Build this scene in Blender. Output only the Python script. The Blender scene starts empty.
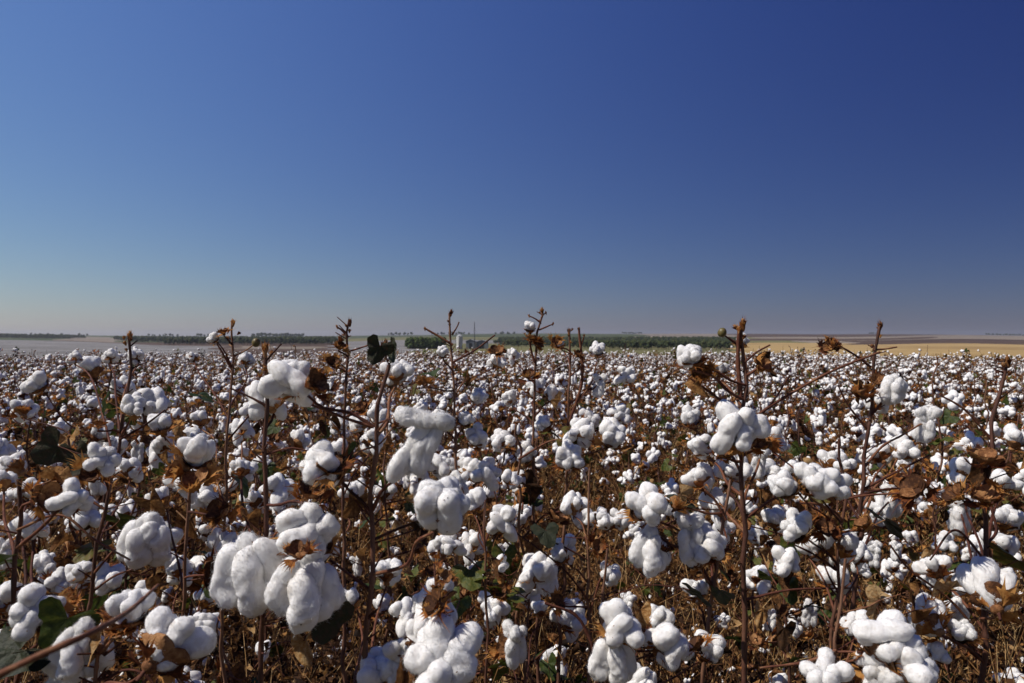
import bpy, math, random
import numpy as np
from mathutils import Vector, Matrix, Quaternion

random.seed(7)
RNG = np.random.default_rng(7)
SC = bpy.context.scene
COL = SC.collection
R = math.radians

# ------------------------------------------------------------------ camera model
W_, H_, F_ = 1024, 683, 683.0
CAM_Z = 1.38
HORIZON = 336.0
PITCH = math.atan((341.5 - HORIZON) / F_)          # looking down a little

def P(px, py, d):
    """world point seen at a pixel, d metres along the viewing axis"""
    x = (px - 512) / F_ * d
    v = (341.5 - py) / F_ * d
    c, s = math.cos(PITCH), math.sin(PITCH)
    return Vector((x, d * c + v * s, CAM_Z + v * c - d * s))

def project(p):
    c, s = math.cos(PITCH), math.sin(PITCH)
    y, z = p[1], p[2] - CAM_Z
    d = y * c - z * s
    v = y * s + z * c
    return 512 + p[0] / d * F_, 341.5 - v / d * F_

# ------------------------------------------------------------------ terrain
_TD = np.array([0, 10, 20, 30, 40, 50, 65, 90, 150, 250, 350, 480, 600, 800, 1000, 1300, 1600, 2100, 2600, 3300, 4200, 6000, 9000.])
_TZ = np.array([0, -.06, -.20, -.42, -.71, -1.06, -1.64, -2.7, -4.6, -6.3, -7.3, -8.3, -8.8, -8.95, -8.6, -6.9, -5.0, -.9, 2.7, 6.2, 7.5, -30, -120.])
_fd = np.concatenate([np.linspace(0, 100, 201), np.geomspace(101, 9000, 700)])
_fz = np.interp(_fd, _TD, _TZ)
for _ in range(30):
    _fz[1:-1] = .25 * _fz[:-2] + .5 * _fz[1:-1] + .25 * _fz[2:]
def ground_z(x, y):
    x = np.asarray(x, float); y = np.asarray(y, float)
    d = np.hypot(x, y)
    z = np.interp(d, _fd, _fz)
    a = np.arctan2(x, np.maximum(y, 1e-6))
    k = np.clip((d - 500) / 1500, 0, 1)
    z = z + k * d * (.0021 * np.sin(a * 5.1 + .6) + .0006 * np.sin(a * 11.3 + 2.0) + .0004 * np.sin(a * 23 + d * .0021))
    z = z + np.clip((d - 28) / 30, 0, 1) * np.clip(1 - (d - 80) / 200, 0, 1) * (-.010 * d) * np.clip(a / .64, -1, 1) * .32
    return z

# ------------------------------------------------------------------ mesh builder
def link(o):
    COL.objects.link(o); return o

class MB:
    def __init__(s): s.v = []; s.f3 = []; s.f4 = []; s.m3 = []; s.m4 = []; s.n = 0
    def add(s, v, f, mat=0):
        v = np.asarray(v, float).reshape(-1, 3); f = np.asarray(f, int)
        s.v.append(v)
        if f.size:
            if f.shape[1] == 3: s.f3.append(f + s.n); s.m3.append(np.full(len(f), mat))
            else: s.f4.append(f + s.n); s.m4.append(np.full(len(f), mat))
        s.n += len(v)
    def merge(s, o, M=None, matmap=None):
        if not o.v: return
        v = np.concatenate(o.v)
        if M is not None:
            A = np.array(M); v = v @ A[:3, :3].T + A[:3, 3]
        off = s.n
        s.v.append(v); s.n += len(v)
        for F, Mt, sf, sm in ((o.f3, o.m3, s.f3, s.m3), (o.f4, o.m4, s.f4, s.m4)):
            for f, m in zip(F, Mt):
                sf.append(f + off)
                sm.append(m if matmap is None else np.array([matmap[i] for i in m]))
    def mesh(s, name, mats, smooth=True):
        me = bpy.data.meshes.new(name)
        v = np.concatenate(s.v) if s.v else np.zeros((0, 3))
        f3 = np.concatenate(s.f3) if s.f3 else np.zeros((0, 3), int)
        f4 = np.concatenate(s.f4) if s.f4 else np.zeros((0, 4), int)
        m = np.concatenate(s.m3 + s.m4) if (s.m3 or s.m4) else np.zeros(0, int)
        me.vertices.add(len(v)); me.vertices.foreach_set('co', v.astype(np.float32).ravel())
        nl = f3.size + f4.size
        me.loops.add(nl)
        me.loops.foreach_set('vertex_index', np.concatenate([f3.ravel(), f4.ravel()]).astype(np.int32))
        me.polygons.add(len(f3) + len(f4))
        st = np.concatenate([np.arange(len(f3)) * 3, f3.size + np.arange(len(f4)) * 4])
        me.polygons.foreach_set('loop_start', st.astype(np.int32))
        me.polygons.foreach_set('material_index', m.astype(np.int32))
        me.polygons.foreach_set('use_smooth', np.full(len(m), smooth))
        for k in mats: me.materials.append(k)
        me.update(calc_edges=True); me.validate()
        return me

def obj(name, mb, mats, parent=None, smooth=True, M=None):
    me = mb if isinstance(mb, bpy.types.Mesh) else mb.mesh(name, mats, smooth)
    o = bpy.data.objects.new(name, me); link(o)
    if parent is not None: o.parent = parent
    if M is not None: o.matrix_local = M
    return o

def tag(o, label=None, cat=None, group=None, kind=None):
    if label: o['label'] = label
    if cat: o['category'] = cat
    if group: o['group'] = group
    if kind: o['kind'] = kind
    return o

def tube(mb, pts, rad, sides=6, mat=0, cap=True):
    pts = np.array([tuple(p) for p in pts], float)
    n = len(pts)
    rad = np.broadcast_to(np.asarray(rad, float), (n,))
    T = np.gradient(pts, axis=0); T /= np.linalg.norm(T, axis=1)[:, None] + 1e-9
    a = np.array([1., 0, 0]) if abs(T[0, 0]) < .8 else np.array([0, 1., 0])
    vs = []
    ang = np.arange(sides) / sides * 2 * np.pi
    for i in range(n):
        a = a - T[i] * (a @ T[i]); a /= np.linalg.norm(a) + 1e-9
        b = np.cross(T[i], a)
        vs.append(pts[i] + rad[i] * (np.cos(ang)[:, None] * a + np.sin(ang)[:, None] * b))
    v = np.concatenate(vs)
    i = np.arange(n - 1)[:, None] * sides; j = np.arange(sides)[None, :]; k = (j + 1) % sides
    f = np.stack([i + j, i + k, i + sides + k, i + sides + j], -1).reshape(-1, 4)
    mb.add(v, f, mat)
    if cap:
        c = np.vstack([pts[-1] + T[-1] * rad[-1] * .5, v[-sides:]])
        mb.add(c, [[0, 1 + q, 1 + (q + 1) % sides] for q in range(sides)], mat)

def spline(pts, n):
    """Catmull-Rom through points -> n samples"""
    p = np.array([tuple(q) for q in pts], float)
    if len(p) == 2:
        t = np.linspace(0, 1, n)[:, None]; return p[0] * (1 - t) + p[1] * t
    q = np.vstack([2 * p[0] - p[1], p, 2 * p[-1] - p[-2]])
    out = []
    for t in np.linspace(0, len(p) - 1 - 1e-6, n):
        i = int(t); u = t - i
        a, b, c, d = q[i], q[i + 1], q[i + 2], q[i + 3]
        out.append(.5 * ((2 * b) + (-a + c) * u + (2 * a - 5 * b + 4 * c - d) * u * u + (-a + 3 * b - 3 * c + d) * u ** 3))
    return np.array(out)

def TRS(pos, axis=(0, 0, 1), spin=0., s=1.):
    q = Vector((0, 0, 1)).rotation_difference(Vector(axis).normalized()) @ Quaternion((0, 0, 1), spin)
    return Matrix.LocRotScale(Vector(pos), q, Vector((s, s, s)) if not hasattr(s, '__len__') else Vector(s))

_ICO = {}
def ico(k):
    if k not in _ICO:
        import bmesh
        bm = bmesh.new(); bmesh.ops.create_icosphere(bm, subdivisions=k, radius=1)
        bm.verts.ensure_lookup_table()
        _ICO[k] = (np.array([v.co[:] for v in bm.verts]), np.array([[v.index for v in f.verts] for f in bm.faces]))
        bm.free()
    return _ICO[k]

def waves(rng, p, k, n=7):
    s = np.zeros(len(p))
    for _ in range(n):
        w = rng.normal(size=3); w *= k * rng.uniform(.7, 1.4) / np.linalg.norm(w)
        s += np.sin(p @ w + rng.uniform(0, 6.28))
    return s / n ** .5

# ------------------------------------------------------------------ materials
def new_mat(name):
    m = bpy.data.materials.new(name); m.use_nodes = True
    nt = m.node_tree; nt.nodes.clear()
    out = nt.nodes.new('ShaderNodeOutputMaterial')
    return m, nt, out
def N(nt, t, **kw):
    n = nt.nodes.new(t)
    for k, v in kw.items():
        if k in ('operation', 'blend_type', 'data_type', 'noise_dimensions', 'feature', 'sky_type', 'wave_type'): setattr(n, k, v)
        else: n.inputs[k].default_value = v
    return n
def ramp(nt, fac, stops):
    r = nt.nodes.new('ShaderNodeValToRGB')
    e = r.color_ramp.elements
    while len(e) < len(stops): e.new(.5)
    for i, (p, c) in enumerate(stops):
        e[i].position = p; e[i].color = (*c, 1)
    nt.links.new(fac, r.inputs[0]); return r.outputs[0]

def m_simple(name, stops, scale=30, rough=.8, trans=0., trans_col=None, bump=0., bscale=200, rand=.35, detail=4, coords='Object', spec=.2, stretch=None):
    m, nt, out = new_mat(name); L = nt.links.new
    tc = nt.nodes.new('ShaderNodeTexCoord')
    src = tc.outputs[coords]
    if stretch:
        mp = nt.nodes.new('ShaderNodeMapping'); mp.inputs['Scale'].default_value = stretch
        L(src, mp.inputs[0]); src = mp.outputs[0]
    oi = nt.nodes.new('ShaderNodeObjectInfo')
    nz = N(nt, 'ShaderNodeTexNoise', Scale=scale, Detail=detail, Roughness=.6); L(src, nz.inputs['Vector'])
    geo = nt.nodes.new('ShaderNodeNewGeometry')
    # noise + per-object and per-island shift
    a = N(nt, 'ShaderNodeMath', operation='MULTIPLY_ADD'); L(oi.outputs['Random'], a.inputs[0]); a.inputs[1].default_value = rand; a.inputs[2].default_value = -rand / 2
    b = N(nt, 'ShaderNodeMath', operation='MULTIPLY_ADD'); L(geo.outputs['Random Per Island'], b.inputs[0]); b.inputs[1].default_value = rand; L(a.outputs[0], b.inputs[2])
    c = N(nt, 'ShaderNodeMath', operation='ADD'); L(nz.outputs['Fac'], c.inputs[0]); L(b.outputs[0], c.inputs[1])
    d = N(nt, 'ShaderNodeMath', operation='SUBTRACT'); L(c.outputs[0], d.inputs[0]); d.inputs[1].default_value = rand / 2
    col = ramp(nt, d.outputs[0], stops)
    bs = nt.nodes.new('ShaderNodeBsdfPrincipled'); bs.inputs['Roughness'].default_value = rough
    bs.inputs['Specular IOR Level'].default_value = spec
    L(col, bs.inputs['Base Color'])
    if bump:
        n2 = N(nt, 'ShaderNodeTexNoise', Scale=bscale, Detail=6); L(src, n2.inputs['Vector'])
        bp = N(nt, 'ShaderNodeBump', Strength=bump, Distance=.003); L(n2.outputs['Fac'], bp.inputs['Height']); L(bp.outputs[0], bs.inputs['Normal'])
    sh = bs.outputs[0]
    if trans:
        tr = nt.nodes.new('ShaderNodeBsdfTranslucent')
        if trans_col is None: L(col, tr.inputs[0])
        else: tr.inputs[0].default_value = (*trans_col, 1)
        mx = N(nt, 'ShaderNodeMixShader', Fac=trans); L(sh, mx.inputs[1]); L(tr.outputs[0], mx.inputs[2]); sh = mx.outputs[0]
    L(sh, out.inputs[0])
    return m

def m_lint(name, sss, bscale=13., dist=.0022):
    m, nt, out = new_mat(name); L = nt.links.new
    tc = nt.nodes.new('ShaderNodeTexCoord')
    nz = N(nt, 'ShaderNodeTexNoise', Scale=4., Detail=4.); L(tc.outputs['Object'], nz.inputs['Vector'])
    col = ramp(nt, nz.outputs['Fac'], [(.3, (.77, .755, .735)), (.62, (.85, .845, .835))])
    oi = nt.nodes.new('ShaderNodeObjectInfo'); st = N(nt, 'ShaderNodeTexNoise', Scale=1.7, Detail=5., Roughness=.6); of = N(nt, 'ShaderNodeVectorMath', operation='MULTIPLY_ADD')
    L(oi.outputs['Random'], of.inputs[0]); of.inputs[1].default_value = (37, 19, 53); L(tc.outputs['Object'], of.inputs[2]); L(of.outputs[0], st.inputs['Vector'])
    sf = ramp(nt, st.outputs['Fac'], [(.56, (0, 0, 0)), (.74, (.55, .55, .55))])
    mixc = nt.nodes.new('ShaderNodeMix'); mixc.data_type = 'RGBA'; L(sf, mixc.inputs[0]); L(col, mixc.inputs[6]); mixc.inputs[7].default_value = (.60, .53, .43, 1); col = mixc.outputs[2]
    bs = nt.nodes.new('ShaderNodeBsdfPrincipled')
    bs.inputs['Roughness'].default_value = 1.0; bs.inputs['Specular IOR Level'].default_value = .05
    L(col, bs.inputs['Base Color'])
    if sss:
        bs.inputs['Subsurface Weight'].default_value = sss
        bs.inputs['Subsurface Radius'].default_value = (1, .95, .9)
        bs.inputs['Subsurface Scale'].default_value = .007
    mp = nt.nodes.new('ShaderNodeMapping'); mp.inputs['Scale'].default_value = (1, 1, .4); L(tc.outputs['Object'], mp.inputs[0])
    n2 = N(nt, 'ShaderNodeTexNoise', Scale=bscale, Detail=8., Roughness=.62, Distortion=.8); L(mp.outputs[0], n2.inputs['Vector'])
    bp = N(nt, 'ShaderNodeBump', Strength=.45, Distance=dist); L(n2.outputs['Fac'], bp.inputs['Height']); L(bp.outputs[0], bs.inputs['Normal'])
    L(bs.outputs[0], out.inputs[0])
    return m

M_LINT = m_lint('lint_fibre', .5, 12., .0020)
M_LINT_FAR = m_lint('lint_fibre_plain', 0)
M_BUR = m_simple('dry_bur', [(.2, (.06, .025, .012)), (.5, (.21, .09, .034)), (.8, (.38, .20, .085))], 7, .75, bump=.5, bscale=25, rand=.4)
M_BRACT = m_simple('papery_bract', [(.1, (.05, .018, .012)), (.35, (.17, .052, .018)), (.58, (.38, .135, .030)), (.85, (.54, .27, .08))], 5, .8, detail=9, trans=.38, bump=.6, bscale=22, rand=.7)
M_STEM = m_simple('stem_bark', [(.3, (.028, .012, .008)), (.5, (.090, .036, .022)), (.7, (.19, .095, .055))], 40, .65, bump=.5, bscale=180, rand=.3, stretch=(1, 1, .25), spec=.35)
M_TWIG = m_simple('twig_bark', [(.2, (.03, .012, .009)), (.5, (.095, .033, .021)), (.75, (.17, .070, .038)), (.92, (.28, .16, .08))], 50, .7, bump=.3, bscale=200, rand=.5, spec=.15)
M_LEAF = m_simple('green_leaf', [(.15, (.018, .030, .007)), (.42, (.045, .066, .012)), (.62, (.095, .105, .016)), (.8, (.14, .10, .02)), (.95, (.15, .065, .03))], 3.5, .5, trans=.3, bump=.6, bscale=12, rand=.5, spec=.3)
M_SHADELEAF = m_simple('shaded_leaf', [(.25, (.012, .016, .010)), (.5, (.028, .034, .016)), (.8, (.06, .035, .022))], 4, .6, trans=.10, bump=.6, bscale=12, rand=.2, spec=.25)  # darkened leaf green, with the shade on these leaves put into the colour
M_DRYLEAF = m_simple('dry_leaf', [(.05, (.014, .007, .004)), (.30, (.050, .023, .009)), (.55, (.17, .075, .025)), (.78, (.34, .175, .058)), (.97, (.46, .31, .15))], 4.5, .8, trans=.3, bump=.9, bscale=9, rand=.7)
M_GREENBOLL = m_simple('green_boll', [(.3, (.05, .055, .016)), (.55, (.11, .10, .028)), (.8, (.17, .095, .04))], 4, .45, rand=.2, spec=.4)
M_STRAW = m_simple('straw', [(.1, (.035, .015, .006)), (.4, (.15, .066, .022)), (.7, (.34, .185, .065)), (.95, (.50, .34, .16))], 12, .7, rand=.8, spec=.2)
PLANT_MATS = [M_LINT_FAR, M_BUR, M_BRACT, M_STEM, M_TWIG, M_LEAF, M_DRYLEAF, M_STRAW]
I_LINT, I_BUR, I_BRACT, I_STEM, I_TWIG, I_LEAF, I_DRY, I_STRAW = range(8)

# ------------------------------------------------------------------ botanical shapes (unit boll radius = 1)
def lock_shape(rng, k, stretch, bump=1., nsph=8):
    u, f = ico(k)
    s = np.zeros(len(u)); p = 11.
    for i in range(nsph):
        t = (i + .5) / nsph * 2 - 1
        c = np.array([(.24 if i % 2 else -.24) + rng.normal() * .08, rng.normal() * .12 + .05, t * .55 + rng.normal() * .06])
        r = max(.46 + rng.normal() * .06, np.linalg.norm(c) * 1.03)
        r *= 1 - .18 * t * t
        r = max(r, np.linalg.norm(c) * 1.02)
        b = u @ c
        s += np.maximum(b + np.sqrt(np.maximum(b * b - (c @ c - r * r), 0)), 1e-3) ** p
    s = (s / 1.7) ** (1 / p)
    w1 = waves(rng, u, 6.)
    s = s * (1 + .045 * bump * w1 - .035 * bump * np.abs(waves(rng, u, 8.)) + .022 * bump * waves(rng, u, 15.) + (.013 * waves(rng, u, 30., 12) + .007 * waves(rng, u, 58., 14) if k >= 4 else 0))
    v = u * s[:, None]
    v[:, 2] *= stretch
    return v, f

def rot_to(axis, spin=0.):
    q = Vector((0, 0, 1)).rotation_difference(Vector(axis).normalized()) @ Quaternion((0, 0, 1), spin)
    return np.array(q.to_matrix())

def make_lint(seed, style, k, fuzz=0):
    rng = np.random.default_rng(seed); mb = MB()
    def put(v, f):
        mb.add(v, f, 0)
        if fuzz:
            a, b, c = v[f[:, 0]], v[f[:, 1]], v[f[:, 2]]
            nn = np.cross(b - a, c - a); ar = np.linalg.norm(nn, axis=1)
            pick = rng.choice(len(f), fuzz, p=ar / ar.sum())
            nr = nn[pick] / ar[pick][:, None]
            base = (a + b + c)[pick] / 3
            tg = rng.normal(size=(fuzz, 3)); tg -= nr * (tg * nr).sum(1)[:, None]; tg /= np.linalg.norm(tg, axis=1)[:, None]
            sd = np.cross(nr, tg)
            ln = (.025 + .15 * rng.random(fuzz) ** 2.5)[:, None]; w = .0031
            lift = rng.random((fuzz, 1)) ** 1.6; d1 = nr * (.10 + .75 * lift) + tg * rng.uniform(.4, 1.2, (fuzz, 1)); d2 = nr * (-.12 + .35 * lift) + tg * rng.uniform(.5, 1.2, (fuzz, 1)) + sd * rng.normal(size=(fuzz, 1)) * .7
            p0 = base - nr * .01; p1 = base + d1 * ln * .55; p2 = p1 + d2 * ln * .55
            V = np.stack([p0 - sd * w, p0 + sd * w, p1 - sd * w * .8, p1 + sd * w * .8, p2], 1).reshape(-1, 3)
            o = np.arange(fuzz)[:, None] * 5
            mb.add(V, np.concatenate([o + [0, 1, 3], o + [0, 3, 2], o + [2, 3, 4]]), 0)
            # crumbs of dry leaf caught in the fibres
            nc = 3; pick = rng.choice(len(f), nc, p=ar / ar.sum()); nr = nn[pick] / ar[pick][:, None]; base = v[f[pick, 0]] + nr * .012
            tg = rng.normal(size=(nc, 3)); tg -= nr * (tg * nr).sum(1)[:, None]; tg /= np.linalg.norm(tg, axis=1)[:, None]; sd = np.cross(nr, tg)
            q = rng.uniform(.015, .045, (nc, 1))
            mb.add(np.stack([base - tg * q, base + sd * q * .5 + nr * .02, base + tg * q * 1.2, base - sd * q * .4], 1).reshape(-1, 3), np.arange(nc * 4).reshape(nc, 4), 1)
    if style in ('ball', 'loose', 'tight'):
        n = int(rng.choice([4, 5, 5])) if style != 'tight' else 4
        sp = rng.uniform(0, 6.28)
        for i in range(n):
            az = sp + (i + rng.normal() * .09) / n * 6.283
            tilt = {'ball': 58, 'loose': 74, 'tight': 42}[style] + rng.normal() * 9
            tilt = R(tilt)
            d = np.array([math.cos(az) * math.sin(tilt), math.sin(az) * math.sin(tilt), math.cos(tilt)])
            dist = {'ball': .36, 'loose': .46, 'tight': .28}[style] * rng.uniform(.85, 1.2)
            v, f = lock_shape(rng, k, rng.uniform(.95, 1.3))
            v *= {'ball': .72, 'loose': .70, 'tight': .68}[style] * rng.uniform(.88, 1.12)
            la = d * (.55 if style != 'loose' else .8) + np.array([0, 0, .75 if style != 'loose' else .1]) + rng.normal(size=3) * .2
            if style == 'loose' and rng.random() < .45:
                la = d * .35 + np.array([0, 0, -1.]); v[:, 2] *= 1.25
            v = v @ rot_to(la, az).T + d * dist + (np.array([0, 0, -.25]) if style == 'loose' and la[2] < 0 else 0)
            put(v, f)
        if style != 'tight':
            v, f = lock_shape(rng, k, 1.); put(v * .5 + np.array([0, 0, .15]), f)
    elif style == 'hang':
        for i in range(3):
            az = i * 2.1 + rng.uniform(0, 1)
            v, f = lock_shape(rng, k, 1.15); v *= rng.uniform(.42, .52)
            v = v @ rot_to((math.cos(az) * .6, math.sin(az) * .6, .8), az).T + np.array([math.cos(az) * .27, math.sin(az) * .27, .20 + rng.normal() * .10]); put(v, f)
        for i in range(3):
            az = i * 2.1 + rng.uniform(0, 1.2)
            v, f = lock_shape(rng, k, rng.uniform(1.45, 1.9)); v *= rng.uniform(.46, .58)
            lean = np.array([math.cos(az), math.sin(az)]) * rng.uniform(-.35, .05)
            v = v @ rot_to((lean[0], lean[1], 1), az).T + np.array([math.cos(az) * .32, math.sin(az) * .32, -.70 - rng.uniform(0, .3)]); put(v, f)
    elif style == 'droop':      # two lobes left in the bur, two long locks slipping out below them
        for sx, la in ((-1, (1, .1, .12)), (1, (1, -.1, -.1))):
            v, f = lock_shape(rng, k, 1.25); v *= .40
            put(v @ rot_to(la, sx).T + np.array([sx * .30 + .22, 0, .74 - .03 * sx]), f)
        for x0, yy, ln in ((-.14, 0., 2.3), (.26, -.10, 1.95)):
            v, f = lock_shape(rng, k, ln); v *= .40
            put(v @ rot_to((.42, 0, 1), x0).T + np.array([x0, yy, -.22 + .12 * (x0 > 0)]), f)
    elif style == 'drape':      # locks slipped out of the bur and hanging side by side
        n = 4
        for i in range(n):
            az = (i + rng.normal() * .1) / n * 6.283
            v, f = lock_shape(rng, k, rng.uniform(1.1, 1.42)); v *= rng.uniform(.56, .72)
            dx, dy = math.cos(az), math.sin(az)
            v = v @ rot_to((dx * -.38, dy * -.38, 1), az).T + np.array([dx * .42, dy * .34, -.12 - rng.uniform(-.1, .3)]); put(v, f)
        v, f = lock_shape(rng, k, 1.1); put(v * .50 + np.array([0, 0, .38]), f)
        v, f = lock_shape(rng, k, 1.25); put(v * .60 + np.array([0, -.12, -.12]), f)
    return mb

def make_valves(rng, n=4, res=4, k=1.):
    mb = MB()
    for i in range(n):
        az = (i + rng.normal() * .06) / n * 6.283
        U = np.linspace(0, 1, res + 2); V = np.linspace(-1, 1, 5)
        ln = rng.uniform(.85, 1.1); out_ = rng.uniform(.55, 1.0)
        g = []
        for u in U:
            w = .36 * (np.sin(np.pi * min(u * .80 + .17, 1)) ** .8) * (1 if u < .99 else .05)
            th = u * out_ * 1.5
            r = .10 + ln * (math.sin(th) / 1.5 if out_ > .1 else u)
            z = -.62 + ln * u * (.75 - .45 * out_ * u)
            for v in V:
                cup = .14 * (v * v) * (1 - .3 * u)
                g.append([r + .05 - cup * .6 + rng.normal() * .008, v * w, z + cup + rng.normal() * .008])
        g = np.array(g)
        ca, sa = math.cos(az), math.sin(az)
        g = np.stack([g[:, 0] * ca - g[:, 1] * sa, g[:, 0] * sa + g[:, 1] * ca, g[:, 2]], 1) * k
        m = len(U); ii = np.arange(m - 1)[:, None] * 5; jj = np.arange(4)[None, :]
        f = np.stack([ii + jj, ii + jj + 1, ii + jj + 6, ii + jj + 5], -1).reshape(-1, 4)
        # a second, inner skin gives the woody wall its thickness
        inner = g * np.array([.94, .94, 1]) + np.array([0, 0, .03])
        mb.add(g, f[:, ::-1], I_BUR); mb.add(inner, f, I_BUR)
    v, f = ico(1 if res < 4 else 2)
    mb.add(v * np.array([.20, .20, .15]) * k + np.array([0, 0, -.66 * k]), f, I_BUR)
    tube(mb, [(0, 0, -1.05 * k), (0.02, 0, -.72 * k)], [.045 * k, .06 * k], 5, I_TWIG, False)
    return mb

def make_bract(rng, teeth=9, size=1.):
    """one papery, deeply fringed bract; base at origin, growing along +Z, cupping towards +X"""
    mb = MB(); v = []; f = []
    rows = 4
    span = rng.uniform(.75, 1.1)
    curl = rng.uniform(-.5, .9); 
    for r in range(rows):
        t = r / (rows - 1)
        for j in range(teeth + 1):
            a = (j / teeth - .5) * 2 * span
            rad = .62 * t
            y = math.sin(a) * rad * .95; z = math.cos(a * .75) * rad
            x = .16 * t - 1.15 * y * y + curl * .22 * t * t + rng.normal() * .03
            v.append([x, y, z])
    for r in range(rows - 1):
        for j in range(teeth):
            b = r * (teeth + 1) + j; f.append([b, b + 1, b + teeth + 2, b + teeth + 1])
    mb.add(np.array(v) * size, f, I_BRACT)
    tv = []; tf = []
    base = (rows - 1) * (teeth + 1)
    for j in range(teeth):
        p, q = np.array(v[base + j]), np.array(v[base + j + 1]); m = (p + q) / 2
        d = m / (np.linalg.norm(m) + 1e-6); L_ = rng.uniform(.28, .62) * (1 - .35 * abs(j / (teeth - 1) - .5) * 2)
        bend = np.array([rng.normal() * .45 + curl * .5, rng.normal() * .28, rng.normal() * .2])
        m1 = m + d * L_ * .5 + bend * L_ * .4; tip = m + d * L_ + bend * L_ * 1.4
        k = len(tv); sd = (q - p) * .2
        tv += [p, q, m1 + sd, m1 - sd, tip]; tf += [[k, k + 1, k + 2], [k, k + 2, k + 3], [k + 3, k + 2, k + 4]]
    mb.add(np.array(tv) * size, tf, I_BRACT)
    return mb

def bract_set(rng, n=3, teeth=9, size=1.):
    mb = MB(); sp = rng.uniform(0, 6.28)
    for i in range(n):
        az = sp + i * 6.283 / n + rng.normal() * .25
        b = make_bract(rng, teeth, size * rng.uniform(.7, 1.15))
        tilt = rng.uniform(.30, 1.15)
        M = Matrix.Translation((0, 0, -.72)) @ Matrix.Rotation(az, 4, 'Z') @ Matrix.Translation((rng.uniform(.2, .42), 0, 0)) @ Matrix.Rotation(tilt, 4, 'Y')
        mb.merge(b, M)
    return mb

def make_leaf(rng, dry=False, rings=4, na=44, mat=I_LEAF):
    """lobed cotton leaf, petiole joint at origin, blade along +Y, unit length about 1"""
    mb = MB(); v = []; f = []
    curl = rng.uniform(.15, .5) if not dry else rng.uniform(.9, 1.9)
    fold = rng.uniform(.05, .35) if not dry else rng.uniform(.5, 1.6)
    ph = rng.uniform(0, 6.28, 3)
    v.append([0, 0, 0])
    for r in range(1, rings + 1):
        t = r / rings
        for j in range(na + 1):
            a = (j / na - .5) * 2 * 2.55
            lob = .55 + .36 * abs(math.cos(a * 1.5)) ** 1.6 * (1 - .09 * abs(a)) + .10 * (1 - abs(a) / 2.6)
            rad = lob * t * (1 + .03 * math.sin(a * 13))
            x, y = math.sin(a) * rad, math.cos(a) * rad
            z = fold * abs(x) * .55 - curl * .5 * (y * y + .4 * x * x) + .05 * t * math.sin(a * 6 + ph[0]) + (.17 * t * math.sin(a * 3.3 + ph[1]) + .07 * t * math.sin(a * 8 + ph[0]) + rng.normal() * .02 if dry else rng.normal() * .008) - .03 * t * abs(math.cos(a * 3))
            if dry:
                th = x * 1.6 * (1 if ph[2] > 3 else -1); x, z = math.sin(th) / 1.6 * .9, z + (1 - math.cos(th)) * .35
            v.append([x, y + .1 * t, z])
    for j in range(na): f.append([0, 1 + j + 1, 1 + j])
    mb.add(v, f, mat)
    q = []
    for r in range(rings - 1):
        for j in range(na):
            b = 1 + r * (na + 1) + j; q.append([b, b + 1, b + na + 2, b + na + 1])
    # quads share the vertices just added
    mb.f4.append(np.array(q)); mb.m4.append(np.full(len(q), mat))
    return mb

def make_bud(rng):
    """withered bud or stem tip: little husk with bristling bracts"""
    mb = MB(); u, f = ico(2)
    mb.add(u * np.array([.36, .36, .55]) * (1 + .08 * waves(rng, u, 6.))[:, None], f, I_BUR)
    for i in range(5):
        b = make_bract(rng, 4, 1.0)
        mb.merge(b, Matrix.Rotation(i * 1.25 + rng.normal() * .2, 4, 'Z') @ Matrix.Translation((.2, 0, -.4)) @ Matrix.Rotation(rng.uniform(-.25, .35), 4, 'Y'))
    return mb

STYLES = ['ball', 'ball', 'loose', 'ball', 'hang', 'tight', 'loose', 'ball', 'hang', 'loose', 'ball', 'tight', 'drape', 'drape', 'drape', 'droop']
LINT0 = {}; LINT1 = {}; LINT2 = []
L0_ME = []; L1_ME = []
for i, st in enumerate(STYLES):
    LINT0.setdefault(st, []).append(i)
    L0_ME.append(make_lint(100 + i, st, 4, 4200).mesh('boll', [M_LINT, M_DRYLEAF]))
for i, st in enumerate(STYLES):
    LINT2.append(make_lint(100 + i, st, 1))
BUR_MB = [make_valves(np.random.default_rng(50 + i), 4 + i % 2) for i in range(5)]
BUR_ME = [b.mesh('bur', PLANT_MATS) for b in BUR_MB]
BRSET_MB = [bract_set(np.random.default_rng(70 + i)) for i in range(6)]
BRSET_ME = [b.mesh('bracts', PLANT_MATS) for b in BRSET_MB]
for i, st in enumerate(STYLES):
    b = MB(); b.merge(make_lint(100 + i, st, 3))
    hm = TRS((0, 0, .2), (0, 0, 1), 0, .55) if st == 'hang' else TRS((0, 0, .04), (0, 0, 1), 0, 1.2)
    b.merge(make_valves(np.random.default_rng(50 + i), 4, 2), hm)
    b.merge(bract_set(np.random.default_rng(70 + i), 3, 6), hm)
    L1_ME.append(b.mesh('boll', PLANT_MATS))
LEAF_MB = [make_leaf(np.random.default_rng(20 + i)) for i in range(5)]
DRY_MB = [make_leaf(np.random.default_rng(30 + i), True, mat=I_DRY) for i in range(6)]
LEAF_ME = [b.mesh('leaf', PLANT_MATS) for b in LEAF_MB]
DRY_ME = [b.mesh('leaf', PLANT_MATS) for b in DRY_MB]
DARK_ME = []
for i in range(3):
    b = make_leaf(np.random.default_rng(20 + i), mat=0); DARK_ME.append(b.mesh('leaf', [M_SHADELEAF]))
LEAFS_MB = [make_leaf(np.random.default_rng(20 + i), False, 2, 8) for i in range(3)] + [make_leaf(np.random.default_rng(30 + i), True, 2, 8, I_DRY) for i in range(4)]
BUD_MB = [make_bud(np.random.default_rng(40 + i)) for i in range(3)]
BUD_ME = [b.mesh('bud', PLANT_MATS) for b in BUD_MB]
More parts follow.
